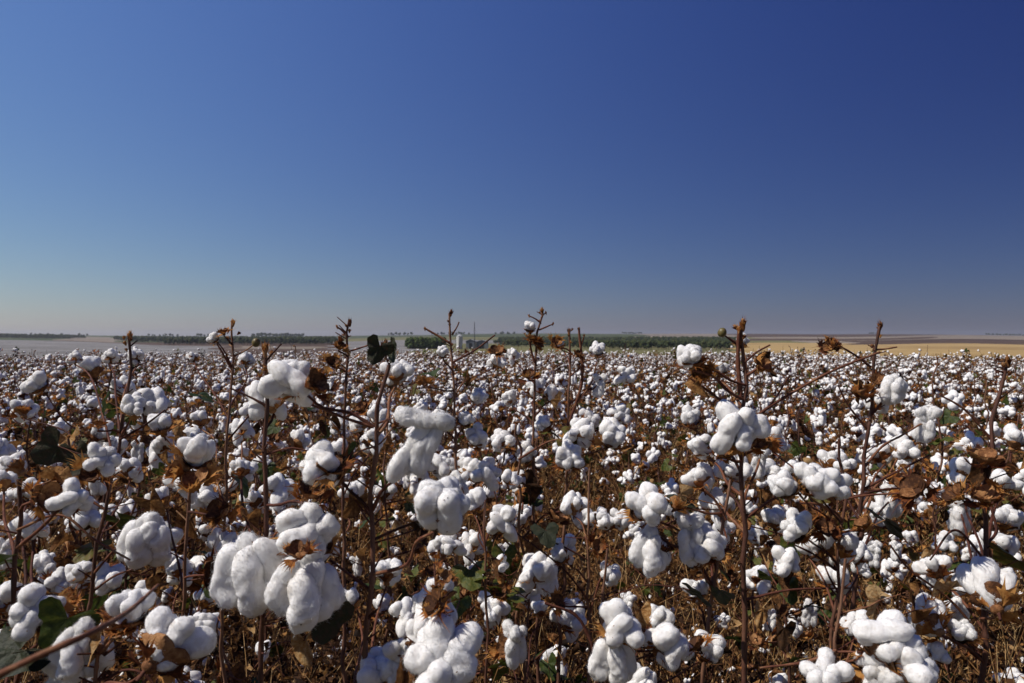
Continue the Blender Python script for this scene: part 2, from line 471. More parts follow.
def _gb():
    u, f = ico(3); mb = MB(); s = 1 + .05 * np.abs(np.cos(np.arctan2(u[:, 1], u[:, 0]) * 2)); v = u * s[:, None]; v[:, 2] = np.where(v[:, 2] > 0, v[:, 2] * 1.25, v[:, 2]); mb.add(v, f, 0); return mb.mesh('green_boll', [M_GREENBOLL])
GREENBOLL_ME = _gb()

# ------------------------------------------------------------------ parts put on a plant
def put_boll(parent, pos, Rr, axis, style, rng, bracts=True, variant=None, spin=None):
    i = variant if variant is not None else int(rng.choice(LINT0[style]))
    spin = (rng.uniform(-.3, .3) if style in ('drape', 'droop') else rng.uniform(0, 6.28)) if spin is None else spin
    if style in ('hang', 'drape', 'droop'): axis = Vector((axis[0] * .15, axis[1] * .15, 1))
    b = obj('boll', L0_ME[i], None, parent, M=TRS(pos, axis, spin, Rr))
    obj('bur', BUR_ME[int(rng.integers(5))], None, b, M=TRS((0, 0, .2), (0, 0, 1), 0, .55) if style == 'hang' else TRS((.22, .1, .72), (.1, 0, 1), 0, .42) if style == 'droop' else TRS((0, .26, .16), (.15, -.35, -1), 0, .5) if style == 'drape' else TRS((0, 0, .04), (0, 0, 1), 0, 1.22))
    if bracts and style not in ('hang', 'drape', 'droop'): obj('bract', BRSET_ME[int(rng.integers(6))], None, b)
    return b

def zigzag(a, b, rng, n=3, amp=.012, rise=0.):
    a = np.array(tuple(a)); b = np.array(tuple(b)); L = np.linalg.norm(b - a)
    pts = [a]
    for i in range(1, n):
        t = i / n
        pts.append(a + (b - a) * t + rng.normal(size=3) * amp * min(1, L / .15) + np.array([0, 0, -rise * math.sin(t * math.pi) * L]))
    pts.append(b)
    return pts

def knobby(mb, pts, r0, r1, rng, sides=8, mat=I_STEM, step=.012, node=.055, kink=0.):
    p = spline(pts, max(4, int(sum(np.linalg.norm(np.array(tuple(pts[i + 1])) - np.array(tuple(pts[i]))) for i in range(len(pts) - 1)) / step)))
    s = np.concatenate([[0], np.cumsum(np.linalg.norm(np.diff(p, axis=0), axis=1))])
    t = s / s[-1]
    if kink:      # the stalk changes course a little at every node
        kn = np.arange(0, s[-1] + node, node); off = rng.normal(size=(len(kn), 3)) * kink; off[0] = 0
        p = p + np.stack([np.interp(s, kn, off[:, q]) for q in range(3)], 1)
    rad = r0 * (1 - t) + r1 * t
    rad = rad * (1 + .22 * np.exp(-(((s + rng.uniform(0, node)) % node - node / 2) / .005) ** 2) + .04 * rng.normal(size=len(s)))
    tube(mb, p, rad, sides, mat)
    return p

# ------------------------------------------------------------------ foreground plants, read off the photograph one by one
def axis_default(pos, stem_pt, rng):
    d = Vector(pos) - Vector(stem_pt); d.z = 0
    d = d.normalized() if d.length > .01 else Vector((0, -1, 0))
    return Vector((d.x * .6 + rng.normal() * .2, d.y * .6 - .35 + rng.normal() * .2, .8))

def hero(label, d, stem, r_px, bolls=(), twigs=(), leaves=(), buds=(), husks=(), greens=(), seed=0, tip=True, lean=(0, 0)):
    rng = np.random.default_rng(1000 + seed)
    base_s = P(stem[-1][0], stem[-1][1], d + (stem[-1][2] if len(stem[-1]) > 2 else 0))
    bx, by = base_s.x + lean[0], base_s.y + lean[1]
    bz = float(ground_z(bx, by))
    root = link(bpy.data.objects.new('cotton_plant', None))
    root.location = (bx, by, bz); root.empty_display_size = .1
    tag(root, label, 'cotton plant', 'cotton plants close to the camera')
    off = Vector((bx, by, bz))
    LP = lambda px, py, dd=0.: P(px, py, d + dd) - off
    sp = [LP(q[0], q[1], q[2] if len(q) > 2 else 0) for q in stem][::-1]
    b0 = sp[0]
    full = [Vector((0, 0, -.03))] + ([Vector((b0.x * .4 + rng.normal() * .01, b0.y * .4, b0.z * .5))] if b0.z > .2 else []) + sp
    rr = r_px * d / F_
    mb = MB(); path = knobby(mb, full, rr * 1.05, rr * .42, rng, 10, kink=.0028)
    for k in range(int(len(path) * .12)):     # scars and stubs where petioles have dropped
        q = path[int(rng.integers(len(path) // 4, len(path) - 2))]; az = rng.uniform(0, 6.28); L = rng.uniform(.006, .03)
        dv = np.array([math.cos(az), math.sin(az), rng.uniform(.3, 1.)]) * L
        tube(mb, [q, q + dv * .6, q + dv], [.0016, .0012, .0011], 5, I_TWIG)
    obj('stem', mb, PLANT_MATS, root)
    def stem_near(p, up=.0):
        # joint on the stem some way below the thing it carries
        k = np.argmin(np.abs(path[:, 2] - (p.z - up)))
        return Vector(path[k])
    for b in bolls:
        px, py, w = b[:3]; kw = b[3] if len(b) > 3 else {}
        dd = kw.get('dd', 0.); style = kw.get('s', 'ball')
        pos = LP(px, py, dd); Rr = w / 2 * (d + dd) / F_ * (.84 if style != 'tight' else .95)
        if style == 'hang': Rr *= 1.15
        if style == 'drape': Rr *= 1.12
        j = kw.get('j')
        sj = LP(*j) if j else stem_near(pos, kw.get('up', .05 + .25 * (pos - stem_near(pos)).length))
        ax = Vector(kw['ax']) if 'ax' in kw else axis_default(pos, sj, rng)
        if style in ('hang', 'drape', 'droop'): basep = pos + Vector((0, 0, (.8 if style == 'drape' else -.25) * Rr)) 
        else: basep = pos - ax.normalized() * Rr * .95
        bo = put_boll(root, pos, Rr, ax, style, rng, kw.get('br', True), kw.get('v'), kw.get('sp'))
        if (sj - basep).length > .012:
            mb = MB(); pts = zigzag(sj, basep, rng, 3, .007, -.03)
            knobby(mb, pts, max(.0016, rr * .42), max(.0013, rr * .28), rng, 6, I_TWIG, .01, .045)
            obj('branch', mb, PLANT_MATS, root)
    for t in twigs:
        pts = [LP(*q) for q in t[0]]
        mb = MB(); knobby(mb, pts, t[1] * d / F_, t[1] * d / F_ * .65, rng, 7, I_TWIG, .008, .04)
        obj('branch', mb, PLANT_MATS, root)
    for l in leaves:
        px, py, s, kind = l[:4]; kw = l[4] if len(l) > 4 else {}
        pos = LP(px, py, kw.get('dd', 0)); S = s * d / F_ * (.75 if kind == 'd' else 1)
        me = {'g': LEAF_ME, 'd': DRY_ME, 'k': DARK_ME}[kind]; me = me[int(rng.integers(len(me)))]
        eul = kw.get('rot', (rng.uniform(-1.5, .1), rng.uniform(-.6, .6), rng.uniform(0, 6.28)))
        q = Matrix.LocRotScale(pos, Matrix.Rotation(eul[2], 3, 'Z').to_quaternion() @ Matrix.Rotation(eul[1], 3, 'Y').to_quaternion() @ Matrix.Rotation(eul[0], 3, 'X').to_quaternion(), Vector((S, S, S)))
        obj('leaf', me, None, root, M=q)
        sj = stem_near(pos, .02); mb = MB(); tube(mb, spline(zigzag(sj, pos, rng, 2, .01), 7), [.0011] * 7, 5, I_TWIG); obj('petiole', mb, PLANT_MATS, root)
    for h in husks:
        px, py, s = h[:3]; kw = h[3] if len(h) > 3 else {}
        pos = LP(px, py, kw.get('dd', 0) - .03); S = s / 2 * d / F_ * 1.2
        ax = Vector(kw.get('ax', (rng.normal() * .5, rng.normal() * .5 - .3, .8)))
        hb = obj('husk', BUR_ME[int(rng.integers(5))], None, root, M=TRS(pos, ax, rng.uniform(0, 6), S))
        obj('bract', BRSET_ME[int(rng.integers(6))], None, hb); obj('bract', BRSET_ME[int(rng.integers(6))], None, hb, M=TRS((0, 0, .1), (rng.normal() * .3, rng.normal() * .3, 1), rng.uniform(0, 6), .9))
        sj = stem_near(pos, .03)
        if (sj - pos).length > .02 and not kw.get('free'):
            mb = MB(); knobby(mb, zigzag(sj, pos - ax.normalized() * S, rng, 3, .006, -.03), max(.0015, rr * .4), max(.0012, rr * .26), rng, 6, I_TWIG, .01, .045)
            obj('branch', mb, PLANT_MATS, root)
    for g in greens:
        pos = LP(g[0], g[1]); S = g[2] / 2 * d / F_
        obj('green_boll', GREENBOLL_ME, None, root, M=TRS(pos, (.2, -.3, 1), 0, S))
        sj = stem_near(pos, .03); mb = MB(); knobby(mb, zigzag(sj, pos, rng, 2, .006), max(.0014, rr * .35), .0012, rng, 6, I_TWIG); obj('branch', mb, PLANT_MATS, root)
    if tip:
        tp = path[-1]
        for q in range(3):
            dv = rng.normal(size=3) * .006 + np.array([0, 0, -.006 - .012 * q]); bs_ = float(rng.uniform(.5, .8)) * 2.2 * rr
            obj('bud', BUD_ME[int(rng.integers(3))], None, root, M=TRS(Vector(tp) + Vector(dv), (dv[0] * 90, dv[1] * 90, 1), q * 2., (bs_ * .7, bs_ * .7, bs_)))
    for u in list(buds) + ([(stem[0][0], stem[0][1], 2.6 * r_px)] if tip else []):
        pos = LP(u[0], u[1], u[3] if len(u) > 3 else 0); S = u[2] * d / F_ * 1.0
        obj('bud', BUD_ME[int(rng.integers(3))], None, root, M=TRS(pos, (rng.normal() * .2, rng.normal() * .2, 1), rng.uniform(0, 6), (S * .62, S * .62, S * 1.25)))
    return root

HANG = {'s': 'hang'}; LOOSE = {'s': 'loose'}; TIGHT = {'s': 'tight'}
def k_(s='ball', **kw): return dict(s=s, **kw)

hero('tall bare-topped plant carrying a big triple clump of drooping white bolls', .95,
     [(265, 350), (266, 400), (265, 470), (263, 540), (262, 610), (260, 683)], 4.4,
     [(268, 398, 42, k_('loose', dd=.03, ax=(-.3, -.2, 1))), (310, 533, 70, k_('ball', dd=-.05, ax=(.3, -.9, .6))), (250, 568, 88, k_('drape', dd=-.05, v=12)), (303, 580, 86, k_('drape', dd=-.09, v=13)),
      (275, 490, 34, k_('loose', dd=.12)), (240, 470, 22, k_('tight', dd=.2))],
     twigs=[([(265, 405), (250, 397), (230, 388)], 1.3), ([(264, 455), (290, 448), (312, 452)], 1.2)],
     leaves=[(330, 612, 28, 'k', {'rot': (-1.5, .3, .3), 'dd': -.02}), (305, 640, 28, 'd'), (248, 520, 22, 'd'), (300, 610, 22, 'g')],
     husks=[(312, 487, 34, {'dd': .0}), (298, 547, 26, {'dd': -.10, 'ax': (.2, -.5, .9), 'free': 1}), (235, 560, 26, {'dd': .0})], seed=1)
hero('plant with dark drooping leaves at its tip and a long-armed boll on each side', .9,
     [(386, 366), (379, 420), (373, 500), (370, 600), (367, 683)], 4.6,
     [(291, 379, 52, k_('loose', dd=-.02, j=(374, 427), ax=(-.6, -.3, .7), v=2)), (325, 470, 56, k_('tight', dd=-.03, j=(371, 512), ax=(-.5, -.6, .6))),
      (441, 507, 70, k_('ball', dd=-.13, j=(371, 575), ax=(.25, -.25, 1), v=0)), (416, 446, 88, k_('droop', dd=-.05, j=(373, 510), v=15, sp=0.)),
      (398, 372, 32, k_('loose', dd=.12)), (352, 600, 26, k_('tight', dd=.2)), (388, 572, 34, k_('loose', dd=.25))],
     twigs=[([(374, 427), (345, 418), (312, 405)], 1.7), ([(373, 540), (400, 528), (425, 520), (450, 517)], 1.5), ([(371, 590), (350, 575), (330, 560)], 1.6)],
     leaves=[(380, 346, 17, 'k', {'rot': (-1.35, .45, .25), 'dd': -.03}), (390, 347, 15, 'k', {'rot': (-1.5, -.4, -.8), 'dd': -.02}), (355, 500, 24, 'd'), (345, 455, 20, 'g'), (415, 530, 20, 'd')],
     husks=[(322, 380, 34, {'dd': -.02, 'ax': (.8, -.3, .5), 'free': 1}), (330, 460, 38, {'dd': -.02, 'ax': (.3, -.4, 1), 'free': 1})], buds=[(384, 346, 11)], seed=2, tip=False)
hero('tall purple-brown stem with paired bare shoots crossing the skyline right of centre', 1.3,
     [(743, 325), (745, 365), (742, 430), (743, 520), (744, 600), (745, 683)], 4.0,
     [(740, 430, 54, k_('loose', dd=-.06, ax=(-.1, -.8, .8))), (691, 358, 32, k_('ball', dd=-.05, ax=(-.2, -.3, 1), v=0)), (718, 371, 24, k_('ball', dd=.05)), (702, 447, 32, k_('ball', dd=.1)),
      (692, 420, 26, k_('tight', dd=.12)), (742, 342, 17, k_('tight', dd=.1)), (735, 470, 34, k_('loose', dd=.1)), (700, 478, 34, k_('loose', dd=.12)), (760, 455, 26, k_('hang', dd=.15))],
     twigs=[([(742, 418), (715, 396), (690, 378)], 1.6), ([(743, 425), (780, 400), (830, 372), (880, 352)], 1.6), ([(745, 362), (757, 352), (770, 345)], 1.2), ([(741, 400), (738, 360), (739, 330)], 2.6),
            ([(743, 520), (775, 498), (800, 490)], 1.5), ([(744, 430), (770, 405), (790, 375)], 1.2), ([(745, 600), (790, 590), (850, 588)], 1.3)],
     leaves=[(700, 380, 22, 'd'), (770, 360, 20, 'd'), (720, 440, 18, 'k')],
     husks=[(702, 372, 26, {'ax': (-.2, -.6, -.3)}), (765, 362, 22), (760, 440, 26), (725, 450, 22)], greens=[(722, 333, 8.5)], buds=[(739, 330, 7)], seed=3)
hero('dark slender stem before the yellow field, its side twig bearing two brown husks', 1.5,
     [(880, 327), (874, 370), (868, 430), (862, 490), (857, 560), (852, 640)], 3.2,
     [(893, 388, 32, k_('drape', dd=-.05, v=14)), (877, 402, 26, k_('loose', dd=.05)), (926, 417, 32, k_('hang', dd=.1, v=8)), (845, 470, 26, k_('ball', dd=.15)), (905, 450, 30, k_('loose', dd=.15)), (830, 462, 30, k_('ball', dd=.2)), (880, 455, 26, k_('loose', dd=.2)), (892, 495, 28, k_('hang', dd=.2))],
     twigs=[([(871, 367), (858, 357), (840, 346)], 1.2), ([(873, 350), (885, 349), (897, 347)], 1.0), ([(868, 430), (848, 405), (838, 385)], 1.1), ([(862, 490), (900, 470), (930, 455)], 1.2)],
     leaves=[(905, 380, 16, 'd'), (862, 390, 18, 'd')], husks=[(828, 345, 18, {'free': 1, 'ax': (-.5, -.4, .3)}), (836, 341, 18, {'free': 1, 'ax': (.3, -.4, .6)}), (862, 388, 24), (878, 378, 18), (905, 480, 30)], seed=4)
hero('thin dark forked spike standing up in front of the farm buildings', 1.8,
     [(451, 313), (452, 350), (455, 420), (456, 520), (455, 600)], 2.3,
     [(442, 353, 14, k_('ball', dd=-.05)), (497, 361, 20, k_('loose', dd=.1)), (477, 398, 22, k_('ball')), (470, 470, 26, k_('ball', dd=.1)), (483, 472, 22, k_('loose', dd=.1)), (437, 420, 22, k_('loose')), (465, 420, 20, k_('tight')), (440, 465, 26, k_('loose', dd=.1))],
     twigs=[([(453, 345), (440, 337), (426, 329)], 1.3), ([(452, 335), (457, 327), (459, 322)], .9), ([(453, 362), (475, 350), (495, 335)], 1.1)],
     husks=[(497, 348, 18, {'free': 1}), (425, 380, 16)], leaves=[(430, 372, 14, 'g'), (470, 378, 14, 'd')], buds=[(425, 329, 3.5)], seed=5)
hero('branching bare tip with a lone white boll against the sky', 2.0,
     [(542, 311), (539, 335), (535, 375), (533, 440), (534, 530)], 2.2,
     [(530, 328, 15, k_('tight', ax=(0, -.2, 1))), (512, 355, 14, k_('loose', dd=.1)), (553, 395, 24, k_('ball')), (535, 388, 24, k_('ball', dd=.1)), (510, 398, 20, k_('ball', dd=.1)), (503, 440, 28, k_('loose')), (528, 455, 26, k_('ball'))],
     twigs=[([(540, 322), (534, 318), (529, 316)], .9), ([(539, 330), (546, 327), (553, 324)], .9), ([(541, 318), (544, 314), (546, 313)], .8), ([(536, 365), (531, 350), (530, 338)], 1.2)],
     husks=[(540, 342, 14), (532, 335, 16, {'free': 1}), (528, 372, 18)], buds=[(529, 316, 3), (553, 324, 3), (546, 313, 3)], seed=6)
hero('plant with two thin bare shoots side by side, one round boll beside them', 1.95,
     [(569, 332), (570, 370), (567, 430), (565, 520), (562, 600)], 2.2,
     [(597, 351, 20, k_('ball', dd=-.05, v=0, ax=(0, -.5, 1))), (560, 345, 12, k_('tight', dd=.1)), (570, 458, 34, k_('ball', dd=-.1)), (612, 438, 34, k_('ball', dd=-.1)), (625, 375, 20, k_('loose')), (600, 380, 20, k_('hang')), (588, 420, 26, k_('loose')), (545, 425, 24, k_('ball')), (620, 415, 22, k_('loose'))],
     twigs=[([(568, 425), (582, 380), (579, 330)], 1.8), ([(581, 345), (583, 340), (584, 336)], .9), ([(570, 410), (590, 385), (597, 362)], 1.1)],
     husks=[(557, 340, 15), (580, 352, 14, {'free': 1}), (610, 425, 18)], buds=[(579, 330, 4.2), (584, 336, 3)], leaves=[(560, 400, 16, 'd')], seed=7)
hero('thin forked brown stem just left of the dark drooping leaves, no boll on top', 1.6,
     [(350, 323), (347, 350), (346, 410), (344, 480), (345, 560)], 2.6,
     [(360, 425, 24, k_('ball', dd=.05)), (338, 425, 22, k_('loose', dd=.1)), (400, 420, 28, k_('ball', dd=.1)), (372, 440, 26, k_('loose', dd=.2)), (350, 495, 26, k_('ball', dd=.1))],
     twigs=[([(348, 337), (343, 331), (337, 327)], 1.3), ([(347, 352), (360, 348), (372, 344)], 1.0)], husks=[(343, 344, 16), (333, 360, 18), (360, 405, 16)], leaves=[(330, 420, 16, 'd')], buds=[(337, 327, 3.5)], seed=8)
hero('slender stem with a boll high over the distant wood on the left', 1.4,
     [(233, 323), (232, 370), (228, 440), (225, 520), (222, 600)], 2.4,
     [(214, 339, 15, k_('ball', dd=-.03)), (205, 498, 36, k_('ball', dd=-.05)), (207, 574, 44, k_('ball', dd=-.05, ax=(-.3, .8, .4))), (193, 358, 14, k_('ball', dd=.2)), (245, 360, 20, k_('loose', dd=.2)), (200, 420, 22, k_('ball', dd=.3)), (240, 430, 24, k_('loose', dd=.2)), (255, 500, 26, k_('loose', dd=.2)), (212, 530, 28, k_('loose', dd=.1))],
     twigs=[([(232, 370), (222, 352), (217, 344)], 1.1), ([(228, 440), (250, 415), (262, 405)], 1.1)], husks=[(222, 329, 14, {'ax': (-.3, -.2, 1)}), (215, 508, 34), (192, 470, 28)], leaves=[(200, 395, 15, 'g'), (240, 480, 18, 'g'), (230, 560, 22, 'g'), (190, 520, 24, 'd')], greens=[(256, 343, 8)], seed=9)
hero('leaning brown plant with a hanging clump of bolls below, left part of the picture', 1.25,
     [(130, 336), (128, 380), (119, 440), (106, 510), (92, 590), (85, 660)], 3.0,
     [(134, 407, 28, k_('ball', dd=-.02)), (146, 538, 58, k_('drape', dd=-.1, v=14)), (103, 460, 36, k_('loose', dd=-.05, ax=(.8, -.5, .4))), (80, 573, 28, k_('ball', dd=.15)), (110, 356, 18, k_('loose', dd=.3)), (135, 356, 18, k_('loose', dd=.3)), (74, 358, 16, k_('loose', dd=.4)), (130, 470, 28, k_('loose', dd=.2)), (165, 540, 36, k_('ball', dd=.05))],
     twigs=[([(119, 440), (145, 425), (165, 410)], 1.2), ([(106, 510), (75, 490), (55, 470)], 1.3)], leaves=[(58, 446, 26, 'k', {'rot': (-1.2, 1.0, .3)}), (75, 453, 24, 'k', {'rot': (-1.5, -.2, -.3)}), (105, 400, 15, 'g'), (120, 520, 26, 'g'), (150, 500, 26, 'd')], husks=[(90, 470, 30), (100, 420, 18)], buds=[(124, 338, 4)], seed=10)
hero('dark thick stem at the left edge with clawed brown bracts over ragged bolls', .98,
     [(16, 478), (17, 530), (14, 610), (15, 683)], 4.5,
     [(72, 500, 36, k_('loose', dd=-.03, ax=(.8, -.4, .3))), (38, 612, 56, k_('loose', dd=-.08, ax=(.2, -.9, .6))), (5, 600, 42, k_('ball', dd=.05)), (80, 645, 62, k_('drape', dd=-.12, v=13)), (30, 525, 36, k_('loose', dd=.15)), (3, 640, 30, k_('loose', dd=.1)), (5, 482, 26, k_('ball', dd=.2)), (25, 490, 26, k_('loose', dd=.3))],
     twigs=[([(17, 530), (60, 515), (95, 540), (130, 560)], 1.4), ([(15, 590), (30, 585), (50, 590)], 1.8)],
     leaves=[(68, 618, 32, 'g', {'rot': (-1.3, .5, .3), 'dd': -.12}), (20, 650, 40, 'k', {'dd': -.1}), (52, 480, 26, 'd'), (5, 560, 26, 'g')],
     husks=[(52, 495, 40, {'ax': (.9, -.3, .2)}), (60, 600, 36, {'ax': (-.3, -.5, .8)}), (75, 615, 30)], seed=11, tip=False)
hero('low plant in the bottom left corner whose bolls gape from pointed brown burs', .85,
     [(108, 630), (104, 655), (98, 683)], 4.0,
     [(130, 612, 50, k_('tight', dd=-.02, ax=(.05, -.15, 1))), (168, 645, 78, k_('ball', dd=-.04, ax=(.3, .75, .45), v=3)), (60, 668, 46, k_('hang', dd=.05)), (195, 632, 36, k_('ball', dd=.06)), (205, 600, 20, k_('tight', dd=.3))],
     twigs=[([(104, 655), (125, 640), (132, 634)], 1.5), ([(98, 690), (118, 672), (140, 672), (160, 690)], 1.6), ([(-20, 684, -.47), (40, 655, -.47), (92, 632, -.45), (130, 610, -.34), (158, 585, -.2)], 1.6)],
     leaves=[(88, 640, 26, 'd'), (40, 650, 36, 'k')], husks=[(158, 652, 50, {'ax': (-.3, -.9, .3), 'free': 1}), (122, 615, 34, {'free': 1})], seed=12, tip=False)
hero('low plant at the bottom edge left of centre, pillowy boll with four round lobes', .78,
     [(437, 580), (430, 640), (424, 683)], 3.4,
     [(442, 662, 92, k_('ball', dd=-.03, v=0, ax=(.1, -.8, .6))), (432, 608, 44, k_('loose', dd=.1)), (441, 592, 34, k_('tight', dd=.06)), (400, 655, 44, k_('hang', dd=.1)), (405, 615, 34, k_('loose', dd=.3)), (420, 640, 44, k_('ball', dd=.06)), (380, 670, 50, k_('loose', dd=.12))],
     leaves=[(402, 690, 30, 'd', {'rot': (1.4, .2, .4), 'dd': -.05}), (460, 600, 26, 'g', {'dd': .3})], husks=[(430, 600, 34, {'ax': (-.6, -.5, .6)}), (447, 575, 16)], seed=13)
hero('reddish thin stem at bottom centre with long hanging bolls beside it', 1.12,
     [(607, 548), (604, 600), (599, 650), (596, 683)], 2.8,
     [(622, 625, 54, k_('loose', dd=-.04, ax=(.5, -.3, .8))), (612, 655, 56, k_('drape', dd=-.02, v=12)), (668, 642, 52, k_('loose', dd=-.03)), (706, 650, 38, k_('ball', dd=.02)), (655, 622, 34, k_('ball', dd=.12)), (640, 680, 34, k_('loose', dd=.1))],
     twigs=[([(600, 640), (630, 641), (655, 643)], 1.6), ([(600, 683), (590, 640), (575, 615), (545, 603)], 1.8), ([(598, 660), (580, 620), (570, 610)], 1.3)], husks=[(692, 640, 26), (655, 635, 24)], leaves=[(640, 610, 22, 'd'), (690, 590, 22, 'k')], seed=14, tip=False)
hero('slanting plant right of centre bearing a knobbly cauliflower boll over hanging locks', 1.22,
     [(730, 478), (722, 540), (708, 620), (702, 683)], 3.6,
     [(648, 508, 50, k_('ball', dd=-.05, v=7, ax=(-.2, -.7, .7))), (648, 547, 50, k_('drape', dd=-.03, v=13)), (688, 525, 46, k_('hang', dd=-.02, v=8)), (708, 545, 42, k_('loose', dd=-.02)), (697, 592, 32, k_('ball', dd=.03)), (695, 560, 28, k_('ball', dd=.0)), (668, 505, 28, k_('ball', dd=.08)), (720, 505, 34, k_('loose', dd=.2))],
     twigs=[([(722, 545), (700, 530), (680, 520), (665, 525)], 1.4), ([(726, 520), (715, 500), (705, 490)], 1.5)], leaves=[(680, 495, 22, 'd'), (672, 500, 24, 'k'), (720, 590, 20, 'g')], husks=[(680, 500, 24), (665, 540, 26)], seed=15, tip=False)
hero('dark upright stem near the right edge, large split boll hugging it low down', 1.18,
     [(1008, 362), (992, 440), (985, 540), (984, 620), (983, 683)], 3.8,
     [(992, 594, 60, k_('ball', dd=-.06, ax=(.3, .8, .5))), (930, 622, 46, k_('ball', dd=-.03, ax=(-.1, .9, .3))), (952, 613, 34, k_('ball', dd=.05)), (962, 632, 30, k_('tight', dd=-.03)), (1003, 482, 30, k_('loose', dd=.1)), (935, 568, 34, k_('loose', dd=.1)), (965, 470, 34, k_('loose', dd=.3)), (1005, 520, 34, k_('ball', dd=.2)), (960, 505, 36, k_('hang', dd=.25)), (1015, 440, 30, k_('ball', dd=.3)), (1000, 545, 36, k_('loose', dd=.12))],
     twigs=[([(992, 440), (965, 410), (940, 395)], 1.3), ([(985, 560), (955, 530), (930, 560)], 1.3), ([(984, 640), (950, 600), (910, 570), (890, 545)], 1.4), ([(985, 540), (1005, 590), (1035, 615)], 1.5)],
     leaves=[(1018, 560, 34, 'g'), (985, 470, 26, 'd'), (950, 590, 26, 'd'), (1020, 470, 22, 'd')], husks=[(985, 450, 38, {'ax': (.0, -.2, 1)}), (938, 620, 36, {'ax': (.2, -.9, .2), 'free': 1}), (990, 585, 36, {'free': 1, 'ax': (.4, -.8, .2)}), (985, 490, 34), (950, 490, 30)], seed=16)
hero('plant at the bottom right with a flat-topped boll and curled orange bract', .95,
     [(845, 560), (838, 620), (836, 683)], 3.2,
     [(888, 645, 60, k_('loose', dd=-.05, ax=(.8, -.5, .5))), (908, 666, 58, k_('ball', dd=-.07, ax=(.6, -.6, .5))), (826, 676, 48, k_('loose', dd=-.02)), (857, 623, 34, k_('loose', dd=.1)), (880, 680, 46, k_('hang', dd=-.05)), (935, 655, 28, k_('ball', dd=.2))],
     twigs=[([(837, 683), (860, 668), (880, 668)], 1.8), ([(836, 650), (805, 662), (760, 668)], 1.6)], leaves=[(915, 610, 34, 'd', {'dd': .1}), (880, 600, 26, 'd')], husks=[(870, 655, 40, {'ax': (-.7, -.4, .4)}), (868, 640, 30)], seed=17, tip=False)
hero('plant right of the tall purple-brown stem holding out two broad spreading bolls', 1.15,
     [(838, 440), (842, 520), (834, 600), (831, 683)], 3.0,
     [(814, 482, 48, k_('ball', dd=-.08, v=0, ax=(.1, -.6, .8))), (786, 487, 36, k_('tight', dd=-.07, ax=(-.8, -.3, .4), br=False)), (834, 490, 34, k_('tight', dd=-.08, ax=(.8, -.3, .3))), (797, 528, 38, k_('ball', dd=-.03)), (838, 545, 44, k_('loose', dd=.02)), (815, 550, 34, k_('ball', dd=.04)), (770, 440, 28, k_('loose', dd=.3)), (775, 520, 30, k_('ball', dd=.2)), (860, 555, 26, k_('loose', dd=.1))],
     twigs=[([(842, 520), (820, 505), (800, 503)], 1.5), ([(842, 500), (880, 490), (905, 488)], 1.4), ([(836, 570), (815, 555), (795, 545)], 1.3)], leaves=[(820, 520, 22, 'd'), (885, 520, 26, 'k')], husks=[(825, 525, 24), (910, 485, 36), (860, 520, 22)], seed=18, tip=False)
hero('plant with shaggy rust-coloured bracts round a smooth boll, left of the triple clump', 1.12,
     [(190, 478), (186, 540), (182, 610), (180, 683)], 3.2,
     [(194, 453, 46, k_('tight', dd=-.05, ax=(.5, -.3, .8))), (186, 480, 34, k_('loose', dd=.03)), (180, 570, 28, k_('loose', dd=.2)), (230, 545, 28, k_('loose', dd=.25)), (160, 500, 26, k_('tight', dd=.2))],
     leaves=[(175, 440, 26, 'd'), (225, 570, 28, 'g'), (160, 590, 26, 'd')], husks=[(170, 462, 38, {'ax': (-.7, -.4, .5), 'dd': -.04}), (193, 476, 34, {'ax': (0, -.5, .8), 'dd': -.06}), (214, 507, 32, {'dd': -.05}), (218, 574, 34, {'ax': (.5, -.7, .3), 'dd': -.04})], seed=19, tip=False)
hero('brown plant in the centre with small ragged bolls and a dark straight stem', 1.55,
     [(590, 470), (587, 540), (590, 610), (588, 683)], 2.4,
     [(502, 521, 34, k_('loose', dd=-.05, j=(588, 600))), (560, 555, 22, k_('tight')), (602, 520, 26, k_('ball')), (620, 520, 24, k_('loose')), (575, 505, 28, k_('loose', dd=.1)), (610, 575, 26, k_('loose'))],
     twigs=[([(588, 560), (560, 545), (540, 540)], 1.0), ([(588, 620), (600, 580), (612, 560)], 1.2)], husks=[(560, 600, 24), (600, 545, 20)], leaves=[(545, 530, 18, 'k')], seed=20, tip=False)
hero('half-hidden plant at bottom centre with one grey-white drooping boll', 1.5,
     [(528, 600), (526, 640), (524, 683)], 2.2,
     [(515, 636, 40, k_('hang', dd=-.05)), (540, 610, 20, k_('tight', dd=.2)), (490, 600, 24, k_('loose', dd=.3))], leaves=[(490, 590, 24, 'g'), (515, 595, 22, 'g'), (480, 575, 18, 'g')], husks=[(505, 645, 30)], seed=21, tip=False)
hero('straight thin stem behind the pillowy four-lobed boll', 1.5,
     [(487, 500), (486, 560), (487, 620), (486, 683)], 2.2,
     [(470, 545, 28, k_('loose', dd=.1)), (475, 505, 30, k_('ball', dd=.1)), (450, 545, 26, k_('loose')), (460, 480, 26, k_('hang', dd=.2)), (510, 480, 24, k_('loose', dd=.2))], leaves=[(470, 570, 22, 'g'), (500, 560, 18, 'd')], husks=[(500, 590, 18)], seed=22, tip=False)
HERO_N = 22

